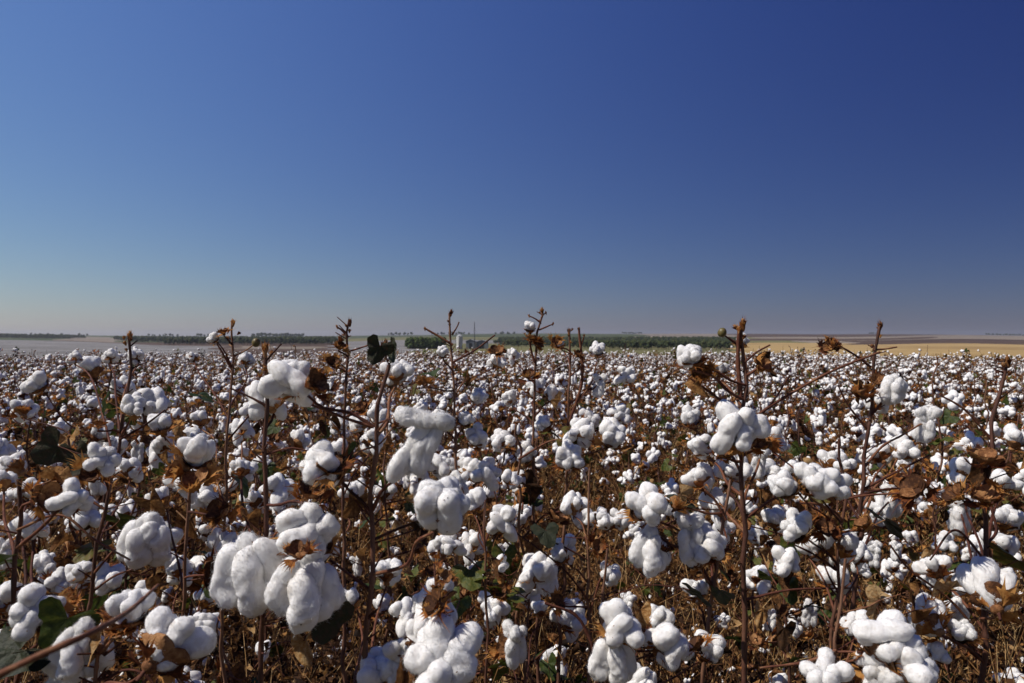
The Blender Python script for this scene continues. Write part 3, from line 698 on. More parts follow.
# ------------------------------------------------------------------ ordinary plants of the crop
def plan_plant(seed, h, rich=1.):
    """skeleton of a plant: stem path, branches, bolls, leaves"""
    rng = np.random.default_rng(seed)
    z = np.linspace(0, h, 9)
    wob = np.cumsum(rng.normal(size=(9, 2)) * .012, axis=0); wob -= wob[0]
    lean = rng.normal(size=2) * .05
    stem = np.column_stack([wob + np.outer(z, lean), z])
    at = lambda t: np.array([np.interp(t * h, z, stem[:, i]) for i in range(3)])
    br = []; bo = []; lf = []; hu = []
    az = rng.uniform(0, 6.28)
    spike = rng.choice([rng.uniform(.02, .12), rng.uniform(.12, .28)])
    t = rng.uniform(.22, .3)
    while t < 1 - spike:
        az += 2.4 + rng.normal() * .4
        p = at(t)
        L = rng.uniform(.10, .34) * (1.15 - .6 * t)
        el = rng.uniform(.25, .95)
        e = p + L * np.array([math.cos(az) * math.cos(el), math.sin(az) * math.cos(el), math.sin(el)])
        mid = (p + e) / 2 + rng.normal(size=3) * .016
        br.append([p, mid, e])
        up = np.array([math.cos(az) * .5, math.sin(az) * .5, .9]) + rng.normal(size=3) * .35
        u = rng.random()
        pb = .26 * rich + .34 * rich * min(1, max(0, (t - .22) * 2.2))
        if u < pb:
            s = rng.uniform(.027, .043 if rich < 1.3 else .048); a = up / np.linalg.norm(up)
            bo.append([e + a * s * .95, s, a, int(rng.integers(12)), rng.uniform(0, 6.28)])
        else: hu.append([e, rng.uniform(.026, .042), up])
        if rng.random() < .35: hu.append([p + (mid - p) * .7, rng.uniform(.020, .034), up + rng.normal(size=3) * .6])
        if rng.random() < .24 * rich and L > .14:
            s = rng.uniform(.022, .036); a = up + rng.normal(size=3) * .5; a /= np.linalg.norm(a)
            bo.append([mid + a * s * 1.0, s, a, int(rng.integers(12)), rng.uniform(0, 6.28)])
        for _ in range(2 if rng.random() < .45 else 1):
            q = p + (mid - p) * rng.uniform(.2, 1.) + rng.normal(size=3) * .03
            lf.append([q, rng.uniform(.022, .052), (rng.uniform(-1.6, .3), rng.uniform(-.9, .9), rng.uniform(0, 6.28)), rng.random() < .50, int(rng.integers(30))])
        t += rng.uniform(.045, .075)
    for _ in range(7):   # dead leaves caught low in the plant
        a = rng.uniform(0, 6.28); q = at(rng.uniform(.1, .6)) + np.array([math.cos(a), math.sin(a), 0]) * rng.uniform(.02, .15)
        lf.append([q, rng.uniform(.02, .045), (rng.uniform(-1.5, 1), rng.uniform(-1, 1), rng.uniform(0, 6.28)), rng.random() < .4, int(rng.integers(30))])
    return dict(stem=stem, br=br, bo=bo, lf=lf, hu=hu, h=h, rng=rng)

def EM(pos, e, s):
    return Matrix.LocRotScale(Vector(pos), (Matrix.Rotation(e[2], 3, 'Z') @ Matrix.Rotation(e[1], 3, 'Y') @ Matrix.Rotation(e[0], 3, 'X')).to_quaternion(), Vector((s, s, s)))

def stem_mb(pl, sides, step):
    mb = MB(); knobby(mb, [Vector(p) for p in pl['stem']], .0062, .0026, pl['rng'], sides, I_STEM, step, kink=.006); return mb

def build_near(pl):
    root = link(bpy.data.objects.new('cotton_plant', None))
    obj('stem', stem_mb(pl, 8, .012), PLANT_MATS, root)
    for b in pl['br']:
        mb = MB(); knobby(mb, [Vector(p) for p in b], .0026, .0016, pl['rng'], 6, I_TWIG, .014, .045); obj('branch', mb, PLANT_MATS, root)
    for p, s, a, v, sp in pl['bo']:
        ax = Vector(a)
        if STYLES[v] == 'hang': ax = Vector((a[0] * .15, a[1] * .15, 1))
        bb = obj('boll', L0_ME[v], None, root, M=TRS(p, ax, sp, s))
        obj('bur', BUR_ME[v % 5], None, bb, M=TRS((0, 0, .2), (0, 0, 1), 0, .55) if STYLES[v] == 'hang' else TRS((0, 0, .04), (0, 0, 1), 0, 1.22))
        if STYLES[v] != 'hang': obj('bract', BRSET_ME[v % 6], None, bb)
    for p, s, a in pl['hu']:
        hh = obj('husk', BUR_ME[int(s * 1e5) % 5], None, root, M=TRS(p, a, s * 100, s)); obj('bract', BRSET_ME[int(s * 1e5) % 6], None, hh)
    for p, s, e, g, k in pl['lf']:
        obj('leaf', (LEAF_ME if g else DRY_ME)[k % 5], None, root, M=EM(p, e, s))
    obj('bud', BUD_ME[len(pl['bo']) % 3], None, root, M=TRS(pl['stem'][-1], (0, 0, 1), 0, .009))
    return root

def build_mid(pl):
    root = link(bpy.data.objects.new('cotton_plant', None))
    mb = stem_mb(pl, 6, .03)
    for b in pl['br']: tube(mb, spline([Vector(p) for p in b], 6), np.linspace(.0026, .0016, 6), 5, I_TWIG)
    for p, s, a in pl['hu']:
        mb.merge(BRSET_MB[int(s * 1e5) % 6], TRS(p, a, s * 100, s))
    mb.merge(BUD_MB[len(pl['bo']) % 3], TRS(pl['stem'][-1], (0, 0, 1), 0, .009))
    obj('stem', mb, PLANT_MATS, root)
    for p, s, a, v, sp in pl['bo']:
        ax = Vector(a)
        if STYLES[v] == 'hang': ax = Vector((a[0] * .15, a[1] * .15, 1))
        obj('boll', L1_ME[v], None, root, M=TRS(p, ax, sp, s))
    for p, s, e, g, k in pl['lf'][:14]:
        obj('leaf', (LEAF_ME if g else DRY_ME)[k % 5], None, root, M=EM(p, e, s))
    return root

SM_BRACT = [bract_set(np.random.default_rng(90 + i), 3, 4) for i in range(4)]
def build_far(pl, seed):
    """whole plant as one light mesh, for the mass of the field"""
    mb = MB(); rng = np.random.default_rng(seed)
    tube(mb, spline([Vector(p) for p in pl['stem']], 6), np.linspace(.0065, .003, 6), 4, I_STEM)
    for b in pl['br']: tube(mb, [Vector(p) for p in b], [.0027, .0022, .0018], 3, I_TWIG, False)
    for p, s, a, v, sp in pl['bo']:
        ax = Vector(a)
        if STYLES[v] == 'hang': ax = Vector((a[0] * .15, a[1] * .15, 1))
        M = TRS(p, ax, sp, s)
        mb.merge(LINT2[v], M)
        mb.merge(SM_BRACT[v % 4], M)
    for p, s, a in pl['hu']: mb.merge(SM_BRACT[int(s * 1e5) % 4], TRS(p, a, 0, s))
    for p, s, e, g, k in pl['lf']:
        mb.merge(LEAFS_MB[k % 3 if g else 3 + k % 4], EM(p, e, s))
    return mb

NEAR_T = [plan_plant(300 + i, .90 + .045 * i, 1.25) for i in range(7)]
MID_T = [plan_plant(400 + i, .84 + .04 * i, 1.0) for i in range(9)]
FAR_T = [plan_plant(500 + i, .86 + .03 * i) for i in range(8)]

# where the crop stands: rows with uneven spacing, out to the crest and past it
pts = []
HALF = math.tan(R(47))
sp = .40
for iy in range(int(-1.2 / sp), int(58 / sp)):
    for ix in range(-int(56 / sp), int(56 / sp)):
        x = (ix + .5 * (iy % 2)) * sp + RNG.normal() * .11; y = iy * sp + RNG.normal() * .11
        d = math.hypot(x, y)
        if d < .62 or d > 58: continue
        if abs(x) > HALF * max(y, 0) + 1.3: continue
        if y < 1.75 and abs(x) < .80 * y + .20: continue       # foreground plants stand here
        if y < .35 and d < .75: continue
        if RNG.random() < .14 + .10 * math.sin(x * .9 + y * .35) * math.sin(y * .6 - x * .2): continue
        if x < 0 and y < 1.5 and abs(x) > .75 * y + .05 and d < 1.7: continue     # plants left out beside the camera so sunlight reaches the left bolls
        pts.append((x, y))
pts = np.array(pts)
inframe = (np.abs(pts[:, 0]) < .75 * pts[:, 1] + .12) & (pts[:, 1] > .8)
order = np.argsort(np.where(inframe, np.hypot(pts[:, 0], pts[:, 1]), 1e9))
N_IND = 300 - HERO_N
ind = order[:N_IND]
mass = np.setdiff1d(np.arange(len(pts)), ind)
print('plants', len(pts), 'individual to', np.hypot(*pts[ind[-1]]), 'mass', len(mass))

def tree_of(o):
    return [(c, [(g, []) for g in c.children]) for c in o.children]
def dup(src_tree, src, loc, rz, sc):
    r = src.copy(); COL.objects.link(r); r.location = loc; r.rotation_euler = (0, 0, rz); r.scale = (sc, sc, sc)
    for c, gs in src_tree:
        k = c.copy(); COL.objects.link(k); k.parent = r
        for g, _ in gs:
            m = g.copy(); COL.objects.link(m); m.parent = k
    return r

near_roots = [build_near(p) for p in NEAR_T]; mid_roots = [build_mid(p) for p in MID_T]
near_trees = [tree_of(o) for o in near_roots]; mid_trees = [tree_of(o) for o in mid_roots]
used_n = [False] * len(near_roots); used_m = [False] * len(mid_roots)
ZX = [(-9e9, 205, 'at far left'), (205, 410, 'left of centre'), (410, 615, 'in the middle'), (615, 820, 'right of centre'), (820, 9e9, 'at far right')]
ZD = [(0, 2.9, 'open-bolled cotton plant just behind the foreground plants, %s', 'cotton plants just behind the foreground'),
      (2.9, 4.6, 'cotton plant with white bolls in the near crowd of plants, %s', 'cotton plants of the near crowd'),
      (4.6, 6.4, 'smaller-looking cotton plant in the middle of the crowd, %s', 'cotton plants of the middle crowd'),
      (6.4, 99, 'last cotton plant still told apart before the field blurs to specks, %s', 'cotton plants before the far field')]
for k, i in enumerate(ind):
    x, y = pts[i]; d = math.hypot(x, y); z = float(ground_z(x, y))
    loc = (x, y, z); rz = RNG.uniform(0, 6.28); s = min(1.16, max(.76, RNG.normal(.97, .11)))
    if d < 2.9: roots, trees, used = near_roots, near_trees, used_n
    else: roots, trees, used = mid_roots, mid_trees, used_m
    j = int(RNG.integers(len(roots)))
    if not all(used): j = used.index(False)
    if not used[j]:
        r = roots[j]; r.location = loc; r.rotation_euler = (0, 0, rz); r.scale = (s, s, s); used[j] = True
    else: r = dup(trees[j], roots[j], loc, rz, s)
    px = project((x, y, z + .8))[0]
    zx = [t for a, b, t in ZX if a <= px < b][0]
    lab, grp = [(l, g) for a, b, l, g in ZD if a <= d < b][0]
    tag(r, lab % zx, 'cotton plant', grp + ' ' + zx)
for roots, used in ((near_roots, used_n), (mid_roots, used_m)):
    for r, u in zip(roots, used): assert u

# ------------------------------------------------------------------ scattered masses: one object each, geometry nodes over its own points
def scatter(name, xyz, rot, scl, idx, meshes, label, cat, kind='stuff'):
    me = bpy.data.meshes.new(name); me.vertices.add(len(xyz)); me.vertices.foreach_set('co', np.asarray(xyz, np.float32).ravel())
    for nm, tp, arr in (('spin', 'FLOAT_VECTOR', rot), ('size', 'FLOAT', scl), ('pick', 'INT', idx)):
        a = me.attributes.new(nm, tp, 'POINT')
        a.data.foreach_set('vector' if tp == 'FLOAT_VECTOR' else 'value', np.asarray(arr, np.int32 if tp == 'INT' else np.float32).ravel())
    o = link(bpy.data.objects.new(name, me))
    ng = bpy.data.node_groups.new(name, 'GeometryNodeTree')
    ng.interface.new_socket('Geometry', in_out='INPUT', socket_type='NodeSocketGeometry')
    ng.interface.new_socket('Geometry', in_out='OUTPUT', socket_type='NodeSocketGeometry')
    gi = ng.nodes.new('NodeGroupInput'); go = ng.nodes.new('NodeGroupOutput')
    join = ng.nodes.new('GeometryNodeGeometryToInstance')
    for m in reversed(meshes):
        po = bpy.data.objects.new(name + '_pattern', m)      # never linked: only its mesh is read
        oi = ng.nodes.new('GeometryNodeObjectInfo'); oi.inputs['Object'].default_value = po
        ng.links.new(oi.outputs['Geometry'], join.inputs[0])
    iop = ng.nodes.new('GeometryNodeInstanceOnPoints')
    def attr(nm, tp):
        n = ng.nodes.new('GeometryNodeInputNamedAttribute'); n.data_type = tp; n.inputs['Name'].default_value = nm; return n.outputs['Attribute']
    L = ng.links.new
    mp = ng.nodes.new('GeometryNodeMeshToPoints'); L(gi.outputs[0], mp.inputs[0])
    L(mp.outputs[0], iop.inputs['Points']); L(join.outputs[0], iop.inputs['Instance'])
    iop.inputs['Pick Instance'].default_value = True
    L(attr('pick', 'INT'), iop.inputs['Instance Index']); L(attr('size', 'FLOAT'), iop.inputs['Scale'])
    e2r = ng.nodes.new('FunctionNodeEulerToRotation'); L(attr('spin', 'FLOAT_VECTOR'), e2r.inputs[0]); L(e2r.outputs[0], iop.inputs['Rotation'])
    L(iop.outputs[0], go.inputs[0])
    md = o.modifiers.new('scatter', 'NODES'); md.node_group = ng
    return tag(o, label, cat, kind=kind)

FAR_ME = [build_far(p, 600 + i).mesh('cotton_mass', PLANT_MATS) for i, p in enumerate(FAR_T)]
mp_ = pts[mass]; n = len(mp_)
z = ground_z(mp_[:, 0], mp_[:, 1])
scatter('cotton_field', np.column_stack([mp_, z]), np.column_stack([np.zeros((n, 2)), RNG.uniform(0, 6.28, n)]), np.clip(RNG.normal(.97, .13, n), .6, 1.25), RNG.integers(0, len(FAR_ME), n), FAR_ME,
        'mass of small white-bolled cotton plants running back to the crest of the field', 'cotton field')

# litter: dead leaves and broken stalks between the plants
def frustum_pts(n, dmax, seed):
    rng = np.random.default_rng(seed)
    d = np.sqrt(rng.uniform(.3 ** 2, dmax ** 2, n)); d = np.where(rng.random(n) < .5, rng.uniform(.6, dmax, n), d)
    a = rng.uniform(-.80, .80, n)
    return np.column_stack([np.sin(a) * d, np.cos(a) * d]), rng
xy, rg = frustum_pts(52000, 9, 11)
zz = ground_z(xy[:, 0], xy[:, 1]) + np.where(rg.random(len(xy)) < .45, np.abs(rg.normal(size=len(xy))) * .04 + .004, np.abs(rg.normal(size=len(xy))) * .26)
DRYS = []
for i in range(4):
    b = MB(); b.merge(LEAFS_MB[3 + i]); DRYS.append(b.mesh('leaf_litter', PLANT_MATS))
scatter('leaf_litter', np.column_stack([xy, zz]), rg.uniform(-1.2, 1.2, (len(xy), 3)) * [1, 1, 3], rg.uniform(.006, .026, len(xy)), rg.integers(0, 4, len(xy)), DRYS, 'brown curled dead leaves on the soil and caught in the lower stalks', 'leaf litter')
xy, rg = frustum_pts(11000, 8.5, 12)
STK = []
for i in range(5):
    b = MB(); r_ = np.random.default_rng(i)
    L = r_.uniform(.28, .62); b_ = [Vector((0, 0, 0)), Vector((r_.normal() * .03, r_.normal() * .03, L * .5)), Vector((r_.normal() * .06, r_.normal() * .06, L))]
    tube(b, spline(b_, 5), np.linspace(.0020, .0009, 5), 4, I_TWIG if i == 2 else I_STRAW)
    for _ in range(2):
        q = b_[1] + Vector((0, 0, r_.uniform(-.05, .1))); tube(b, [q, q + Vector((r_.normal() * .07, r_.normal() * .07, .08))], [.0014, .0008], 4, I_STRAW)
        b.merge(LEAFS_MB[3 + int(r_.integers(4))], EM(q + Vector((r_.normal() * .03, r_.normal() * .03, .02)), r_.uniform(-1.4, 1.4, 3), r_.uniform(.010, .026)))
    STK.append(b.mesh('dry_stalks', PLANT_MATS))
zz = ground_z(xy[:, 0], xy[:, 1]) - .02
tilt = rg.normal(size=(len(xy), 2)) * np.where(rg.random(len(xy)) < .3, .8, .22)[:, None]
scatter('dry_stalks', np.column_stack([xy, zz]), np.column_stack([tilt, rg.uniform(0, 6.28, len(xy))]), rg.uniform(.6, 1.3, len(xy)), rg.integers(0, 5, len(xy)), STK, 'tangle of thin dry brown stalks and shrivelled leaves low between the plants', 'dry stalks')

# scraps of lint dropped from the bolls
xy, rg = frustum_pts(9000, 9, 13)
SCR = []
for i in range(4):
    r_ = np.random.default_rng(900 + i); b = MB()
    for _ in range(3):
        u, f_ = ico(2); b.add((u * (1 + .25 * waves(r_, u, 4.) + .1 * waves(r_, u, 11.))[:, None]) * np.array([1.3, .9, .7]) * r_.uniform(.4, .8) + r_.normal(size=3) * .5, f_, 0)
    SCR.append(b.mesh('lint_scraps', [M_LINT_FAR]))
zz = ground_z(xy[:, 0], xy[:, 1]) + np.where(rg.random(len(xy)) < .4, .01, rg.uniform(0, .45, len(xy)))
scatter('lint_scraps', np.column_stack([xy, zz]), rg.uniform(-3, 3, (len(xy), 3)), .003 + .011 * rg.random(len(xy)) ** 2.5, rg.integers(0, 4, len(xy)), SCR, 'tiny scraps of white lint caught among dry stalks and litter', 'lint scraps')

# ------------------------------------------------------------------ ground and far fields
def m_ground(name, stops, s1, s2, rough=.95, bump=0.):
    m, nt, out = new_mat(name); L = nt.links.new
    tc = nt.nodes.new('ShaderNodeTexCoord')
    a = N(nt, 'ShaderNodeTexNoise', Scale=s1, Detail=6., Roughness=.65); L(tc.outputs['Object'], a.inputs['Vector'])
    b = N(nt, 'ShaderNodeTexNoise', Scale=s2, Detail=4.); L(tc.outputs['Object'], b.inputs['Vector'])
    mx = N(nt, 'ShaderNodeMath', operation='MULTIPLY_ADD'); L(b.outputs['Fac'], mx.inputs[0]); mx.inputs[1].default_value = .6
    m2 = N(nt, 'ShaderNodeMath', operation='MULTIPLY_ADD'); L(a.outputs['Fac'], m2.inputs[0]); m2.inputs[1].default_value = .6; m2.inputs[2].default_value = -.1
    L(m2.outputs[0], mx.inputs[2])
    bs = nt.nodes.new('ShaderNodeBsdfPrincipled'); bs.inputs['Roughness'].default_value = rough; bs.inputs['Specular IOR Level'].default_value = .1
    L(ramp(nt, mx.outputs[0], stops), bs.inputs['Base Color'])
    if bump:
        bp = N(nt, 'ShaderNodeBump', Strength=bump, Distance=.02); L(a.outputs['Fac'], bp.inputs['Height']); L(bp.outputs[0], bs.inputs['Normal'])
    L(bs.outputs[0], out.inputs[0]); return m
G_SOIL = m_ground('red_soil', [(.3, (.02, .010, .006)), (.5, (.045, .023, .013)), (.7, (.10, .055, .03))], 14, 1.3, bump=.8)
G_COT = m_ground('far_cotton', [(.3, (.10, .092, .083)), (.5, (.185, .176, .168)), (.7, (.31, .30, .295))], .25, .02)
G_STRAW = m_ground('straw_field', [(.3, (.26, .17, .07)), (.5, (.38, .26, .11)), (.7, (.46, .33, .15))], .05, .006)
G_BROWN = m_ground('ploughed_field', [(.3, (.05, .035, .025)), (.5, (.085, .055, .04)), (.7, (.13, .09, .065))], .03, .005)
G_GREEN = m_ground('green_field', [(.3, (.035, .05, .02)), (.5, (.06, .075, .03)), (.7, (.11, .11, .05))], .05, .006)
G_OLIVE = m_ground('pasture', [(.3, (.09, .09, .04)), (.5, (.15, .14, .06)), (.7, (.20, .19, .08))], .04, .004)
G_PINK = m_ground('pale_fallow', [(.3, (.14, .115, .09)), (.5, (.22, .18, .14)), (.7, (.29, .245, .195))], .03, .003)
GM = [G_SOIL, G_COT, G_STRAW, G_BROWN, G_GREEN, G_OLIVE, G_PINK]

def field_at(px, py, d):
    py = py + (.95 * math.sin(px / 74 + 1) + .5 * math.sin(px / 29) + (px - 512) * .0012) * min(1, max(0, (351 - py) / 6)); px = px + 9 * math.sin(py * 1.7)
    """which crop grows on a piece of far ground"""
    if d < 75: return 0
    if px < 215 and py > 340 + px * .027: return 1
    if px < 122 and py > 338.5 and px > 60: return 3 if py > 339.8 + px * .02 else 6
    if px < 335:
        if py > 348.5: return 3 if px > 215 else 1
        if px > 235 and py > 344.5 : return 6 if py > 345.5 and px < 320 else 3
        if py > 341.6: return 3 if px > 80 else 4
        if 70 < px < 120 and py > 337: return 6
        return 4
    if px < 505:
        if py > 340.5: return 1 if px < 415 or py < 344 else 5
        return 5 if py > 337.6 else 4
    if px < 735:
        if px > 640 and py < 338.6: return 6
        if 575 < px < 598 and 338.5 < py < 341.5: return 2
        return 4 if py < 346 else 5
    w = 2.2 * math.sin((px - 735) / 60) * .5
    e = 342.5 + (px - 735) * .007
    if py > e + (0 if px < 850 else 1.2): return 2
    if px > 850 and py > 340.8: return 3
    if py > 340.2 + w * .4: return 6 if px > 800 else 5
    if py > 338.4 + w * .3: return 3 if px < 930 else 6
    if py > 336.8: return 6 if px > 760 else 5
    return 3

na = 420
az = np.linspace(-R(52), R(52), na + 1)
ds = np.concatenate([np.linspace(.02, 3, 7), np.geomspace(3.6, 60, 60), np.geomspace(63, 480, 60), np.geomspace(485, 4300, 330), np.geomspace(4500, 9000, 8)])
A, D = np.meshgrid(az, ds); X = np.sin(A) * D; Y = np.cos(A) * D; Z = ground_z(X, Y)
nr = len(ds); ii = np.arange(nr - 1)[:, None] * (na + 1); jj = np.arange(na)[None, :]
f = np.stack([ii + jj, ii + jj + 1, ii + na + 2 + jj, ii + na + 1 + jj], -1).reshape(-1, 4)[:, ::-1]
V = np.column_stack([X.ravel(), Y.ravel(), Z.ravel()])
cen = V[f].mean(1)
cp, sp_ = math.cos(PITCH), math.sin(PITCH)
dep = cen[:, 1] * cp - (cen[:, 2] - CAM_Z) * sp_; vv = cen[:, 1] * sp_ + (cen[:, 2] - CAM_Z) * cp
PX = 512 + cen[:, 0] / dep * F_; PY = 341.5 - vv / dep * F_
ids = np.array([field_at(a, b, c) for a, b, c in zip(PX, PY, np.hypot(cen[:, 0], cen[:, 1]))])
g = MB(); g.add(V, f, 0); g.m4 = [ids]
# the sheet goes on round behind the camera
bz = R(52); ring = np.array([(math.sin(a) * r, math.cos(a) * r, -.001 if r < 50 else -30.) for r in (60., 9000.) for a in np.linspace(bz, 2 * math.pi - bz, 40)])
g.add(np.vstack([[0, 0, 0], ring]), [[0, 1 + j + 1, 1 + j] for j in range(39)], 0)
g.add(ring, [[j, j + 1, 41 + j, 40 + j] for j in range(39)], 5)
go = obj('ground', g, GM); tag(go, 'red farm soil and far patchwork of fields', 'ground', kind='structure')

# ------------------------------------------------------------------ far woods, trees, farm
M_CROWN = m_simple('far_foliage', [(.2, (.014, .022, .008)), (.5, (.034, .048, .015)), (.8, (.07, .08, .026))], .9, .8, rand=.4, detail=3)
M_CROWN_BRIGHT = m_simple('grove_foliage', [(.2, (.02, .036, .008)), (.5, (.040, .066, .012)), (.8, (.07, .095, .02))], .9, .8, rand=.3, detail=3)
M_TRUNK = m_simple('far_trunk', [(.3, (.06, .045, .035)), (.7, (.12, .095, .075))], 2, .9)
def tree_mb(seed, h=9., cards=170, spread=.36, base=.28):
    rng = np.random.default_rng(seed); mb = MB()
    tr = spline([(0, 0, -.4), (rng.normal() * .15, rng.normal() * .15, h * .35), (rng.normal() * .3, rng.normal() * .3, h * .8)], 6)
    tube(mb, tr, np.linspace(.028 * h, .008 * h, 6), 6, 1)
    cl = []
    for i in range(8):
        a = rng.uniform(0, 6.28); q = np.array([math.cos(a) * rng.uniform(.1, 1) * spread * h * .7, math.sin(a) * rng.uniform(.1, 1) * spread * h * .7, h * rng.uniform(base + .15, .88)])
        cl.append((q, h * rng.uniform(.13, .22))); tube(mb, [tr[3], tuple((tr[3] + q) / 2 + [0, 0, .2]), q], [.012 * h, .009 * h, .004 * h], 4, 1)
    V = []; Fc = []
    for i in range(cards):
        q, r = cl[int(rng.integers(len(cl)))]
        u = rng.normal(size=3); u /= np.linalg.norm(u); c = q + u * r * rng.uniform(.4, 1.1)
        s = h * rng.uniform(.03, .06); n1 = rng.normal(size=3); n1 /= np.linalg.norm(n1); n2 = np.cross(n1, u); n2 /= np.linalg.norm(n2) + 1e-6
        k = len(V); V += [c - n1 * s, c + n2 * s * .8, c + n1 * s, c - n2 * s * .8 + u * s * .4]; Fc.append([k, k + 1, k + 2, k + 3])
    mb.add(V, Fc, 0)
    for q, r in cl:
        u, fc = ico(2); mb.add(u * r * .8 * (1 + .16 * waves(rng, u, 4.))[:, None] + q, fc, 0)
    return mb
TREE_ME = [tree_mb(800 + i).mesh('tree', [M_CROWN, M_TRUNK]) for i in range(6)]

GROVE_ME = [tree_mb(820 + i, 9., 260, .30, .1).mesh('tree', [M_CROWN_BRIGHT, M_TRUNK]) for i in range(4)]
def on_ground(px, d): 
    x = (px - 512) / F_ * d
    return x, d, float(ground_z(x, d))

def wood(name, regions, label, spacing, seed, size=1., meshes=None):
    rng = np.random.default_rng(seed); out = []
    for px0, px1, d0, d1 in regions:
        x0 = min((px0 - 512) / F_ * d0, (px0 - 512) / F_ * d1); x1 = max((px1 - 512) / F_ * d0, (px1 - 512) / F_ * d1)
        nn = int((x1 - x0) * (d1 - d0) / spacing ** 2)
        xs = rng.uniform(x0, x1, nn); ys = rng.uniform(d0, d1, nn); p = 512 + xs / ys * F_
        edge = 8 * np.sin(ys * .02 + xs * .013)
        k = (p > px0 + edge) & (p < px1 + edge)
        out.append(np.column_stack([xs[k], ys[k]]))
    o = np.vstack(out); zz = ground_z(o[:, 0], o[:, 1])
    scatter(name, np.column_stack([o, zz]), np.column_stack([np.zeros((len(o), 2)), rng.uniform(0, 6.28, len(o))]), (rng.uniform(.45, 1.35, len(o)) if meshes is None else rng.uniform(.9, 1.08, len(o))) * size, rng.integers(0, 4, len(o)), meshes or TREE_ME, label, 'wood')
    print(name, len(o))
wood('woodland', [(-60, 78, 1450, 1750), (122, 330, 1050, 1550), (172, 332, 800, 1050)], 'dark blue-green wood along the far slope at left', 9, 1, .8)
wood('hill_wood', [(500, 735, 620, 1350), (560, 735, 540, 640), (588, 735, 465, 550)], 'green wooded hill behind the field at centre', 7.5, 2, .55)
wood('tree_stand', [(409, 447, 520, 550)], 'dense square-cut block of green trees left of the farm buildings', 2.1, 3, .92, GROVE_ME)

def far_trees(spans, lab, grp, seed):
    rng = np.random.default_rng(seed)
    for px0, px1, d, nn, s0, s1 in spans:
        for i in range(nn):
            px = px0 + (px1 - px0) * (i + rng.uniform(.1, .9)) / nn; dd = d * rng.uniform(.97, 1.03)
            o = link(bpy.data.objects.new('tree', TREE_ME[int(rng.integers(6))])); x, y, z_ = on_ground(px, dd)
            o.location = (x, y, z_); s = rng.uniform(s0, s1); o.scale = (s * 1.2, s * 1.2, s); o.rotation_euler = (0, 0, rng.uniform(0, 6.28))
            tag(o, lab, 'tree', grp)
far_trees([(251, 270, 2300, 9, 1.6, 2.1), (272, 304, 2300, 15, 1.5, 2.1)], 'distant tree in the flat-topped skyline grove at left', 'trees of the left skyline grove', 5)
far_trees([(147, 178, 2300, 9, .9, 1.6), (195, 210, 2300, 5, 1., 1.5), (20, 88, 2300, 12, .6, 1.5)], 'small far tree strung along the skyline at far left', 'scattered trees on the far left skyline', 6)
far_trees([(387, 412, 2400, 10, 1.1, 1.6), (430, 470, 2400, 12, 1.1, 1.6), (495, 515, 2400, 6, 1., 1.5)], 'distant tree on the skyline above the farm buildings', 'trees on the skyline above the farm', 7)
far_trees([(985, 1035, 3200, 26, 1., 1.3), (868, 880, 3200, 7, .8, 1.1)], 'far tree in the dark strip on the right horizon', 'trees of the right horizon strip', 9)
far_trees([(622, 642, 3000, 12, 1., 1.3)], 'far tree in the low clump on the horizon over the wooded hill', 'trees of the horizon clump', 8)

M_WHITE = m_simple('white_paint', [(.3, (.55, .55, .54)), (.7, (.72, .72, .70))], 3, .5, rand=.1)
M_SHEET = m_simple('grey_sheet', [(.3, (.16, .18, .20)), (.7, (.26, .28, .30))], 2, .5, rand=.2)
M_ROOF = m_simple('roof_sheet', [(.3, (.30, .31, .32)), (.7, (.42, .43, .44))], 2, .45, rand=.1)
M_DARK = m_simple('opening_shade', [(.3, (.02, .02, .022)), (.7, (.04, .04, .04))], 2, .6)  # for a solid panel, the shade of an open doorway put into its colour
M_STEEL = m_simple('mast_steel', [(.3, (.10, .10, .11)), (.7, (.18, .18, .19))], 4, .5)
def box(mb, x0, x1, y0, y1, z0, z1, mat=0):
    v = [(x, y, z) for z in (z0, z1) for y in (y0, y1) for x in (x0, x1)]
    mb.add(v, [[0, 2, 3, 1], [4, 5, 7, 6], [0, 1, 5, 4], [2, 6, 7, 3], [0, 4, 6, 2], [1, 3, 7, 5]], mat)
FD = 520.
def place(o, px, d): 
    x, y, z_ = on_ground(px, d); o.location = (x, y, z_ - .1)
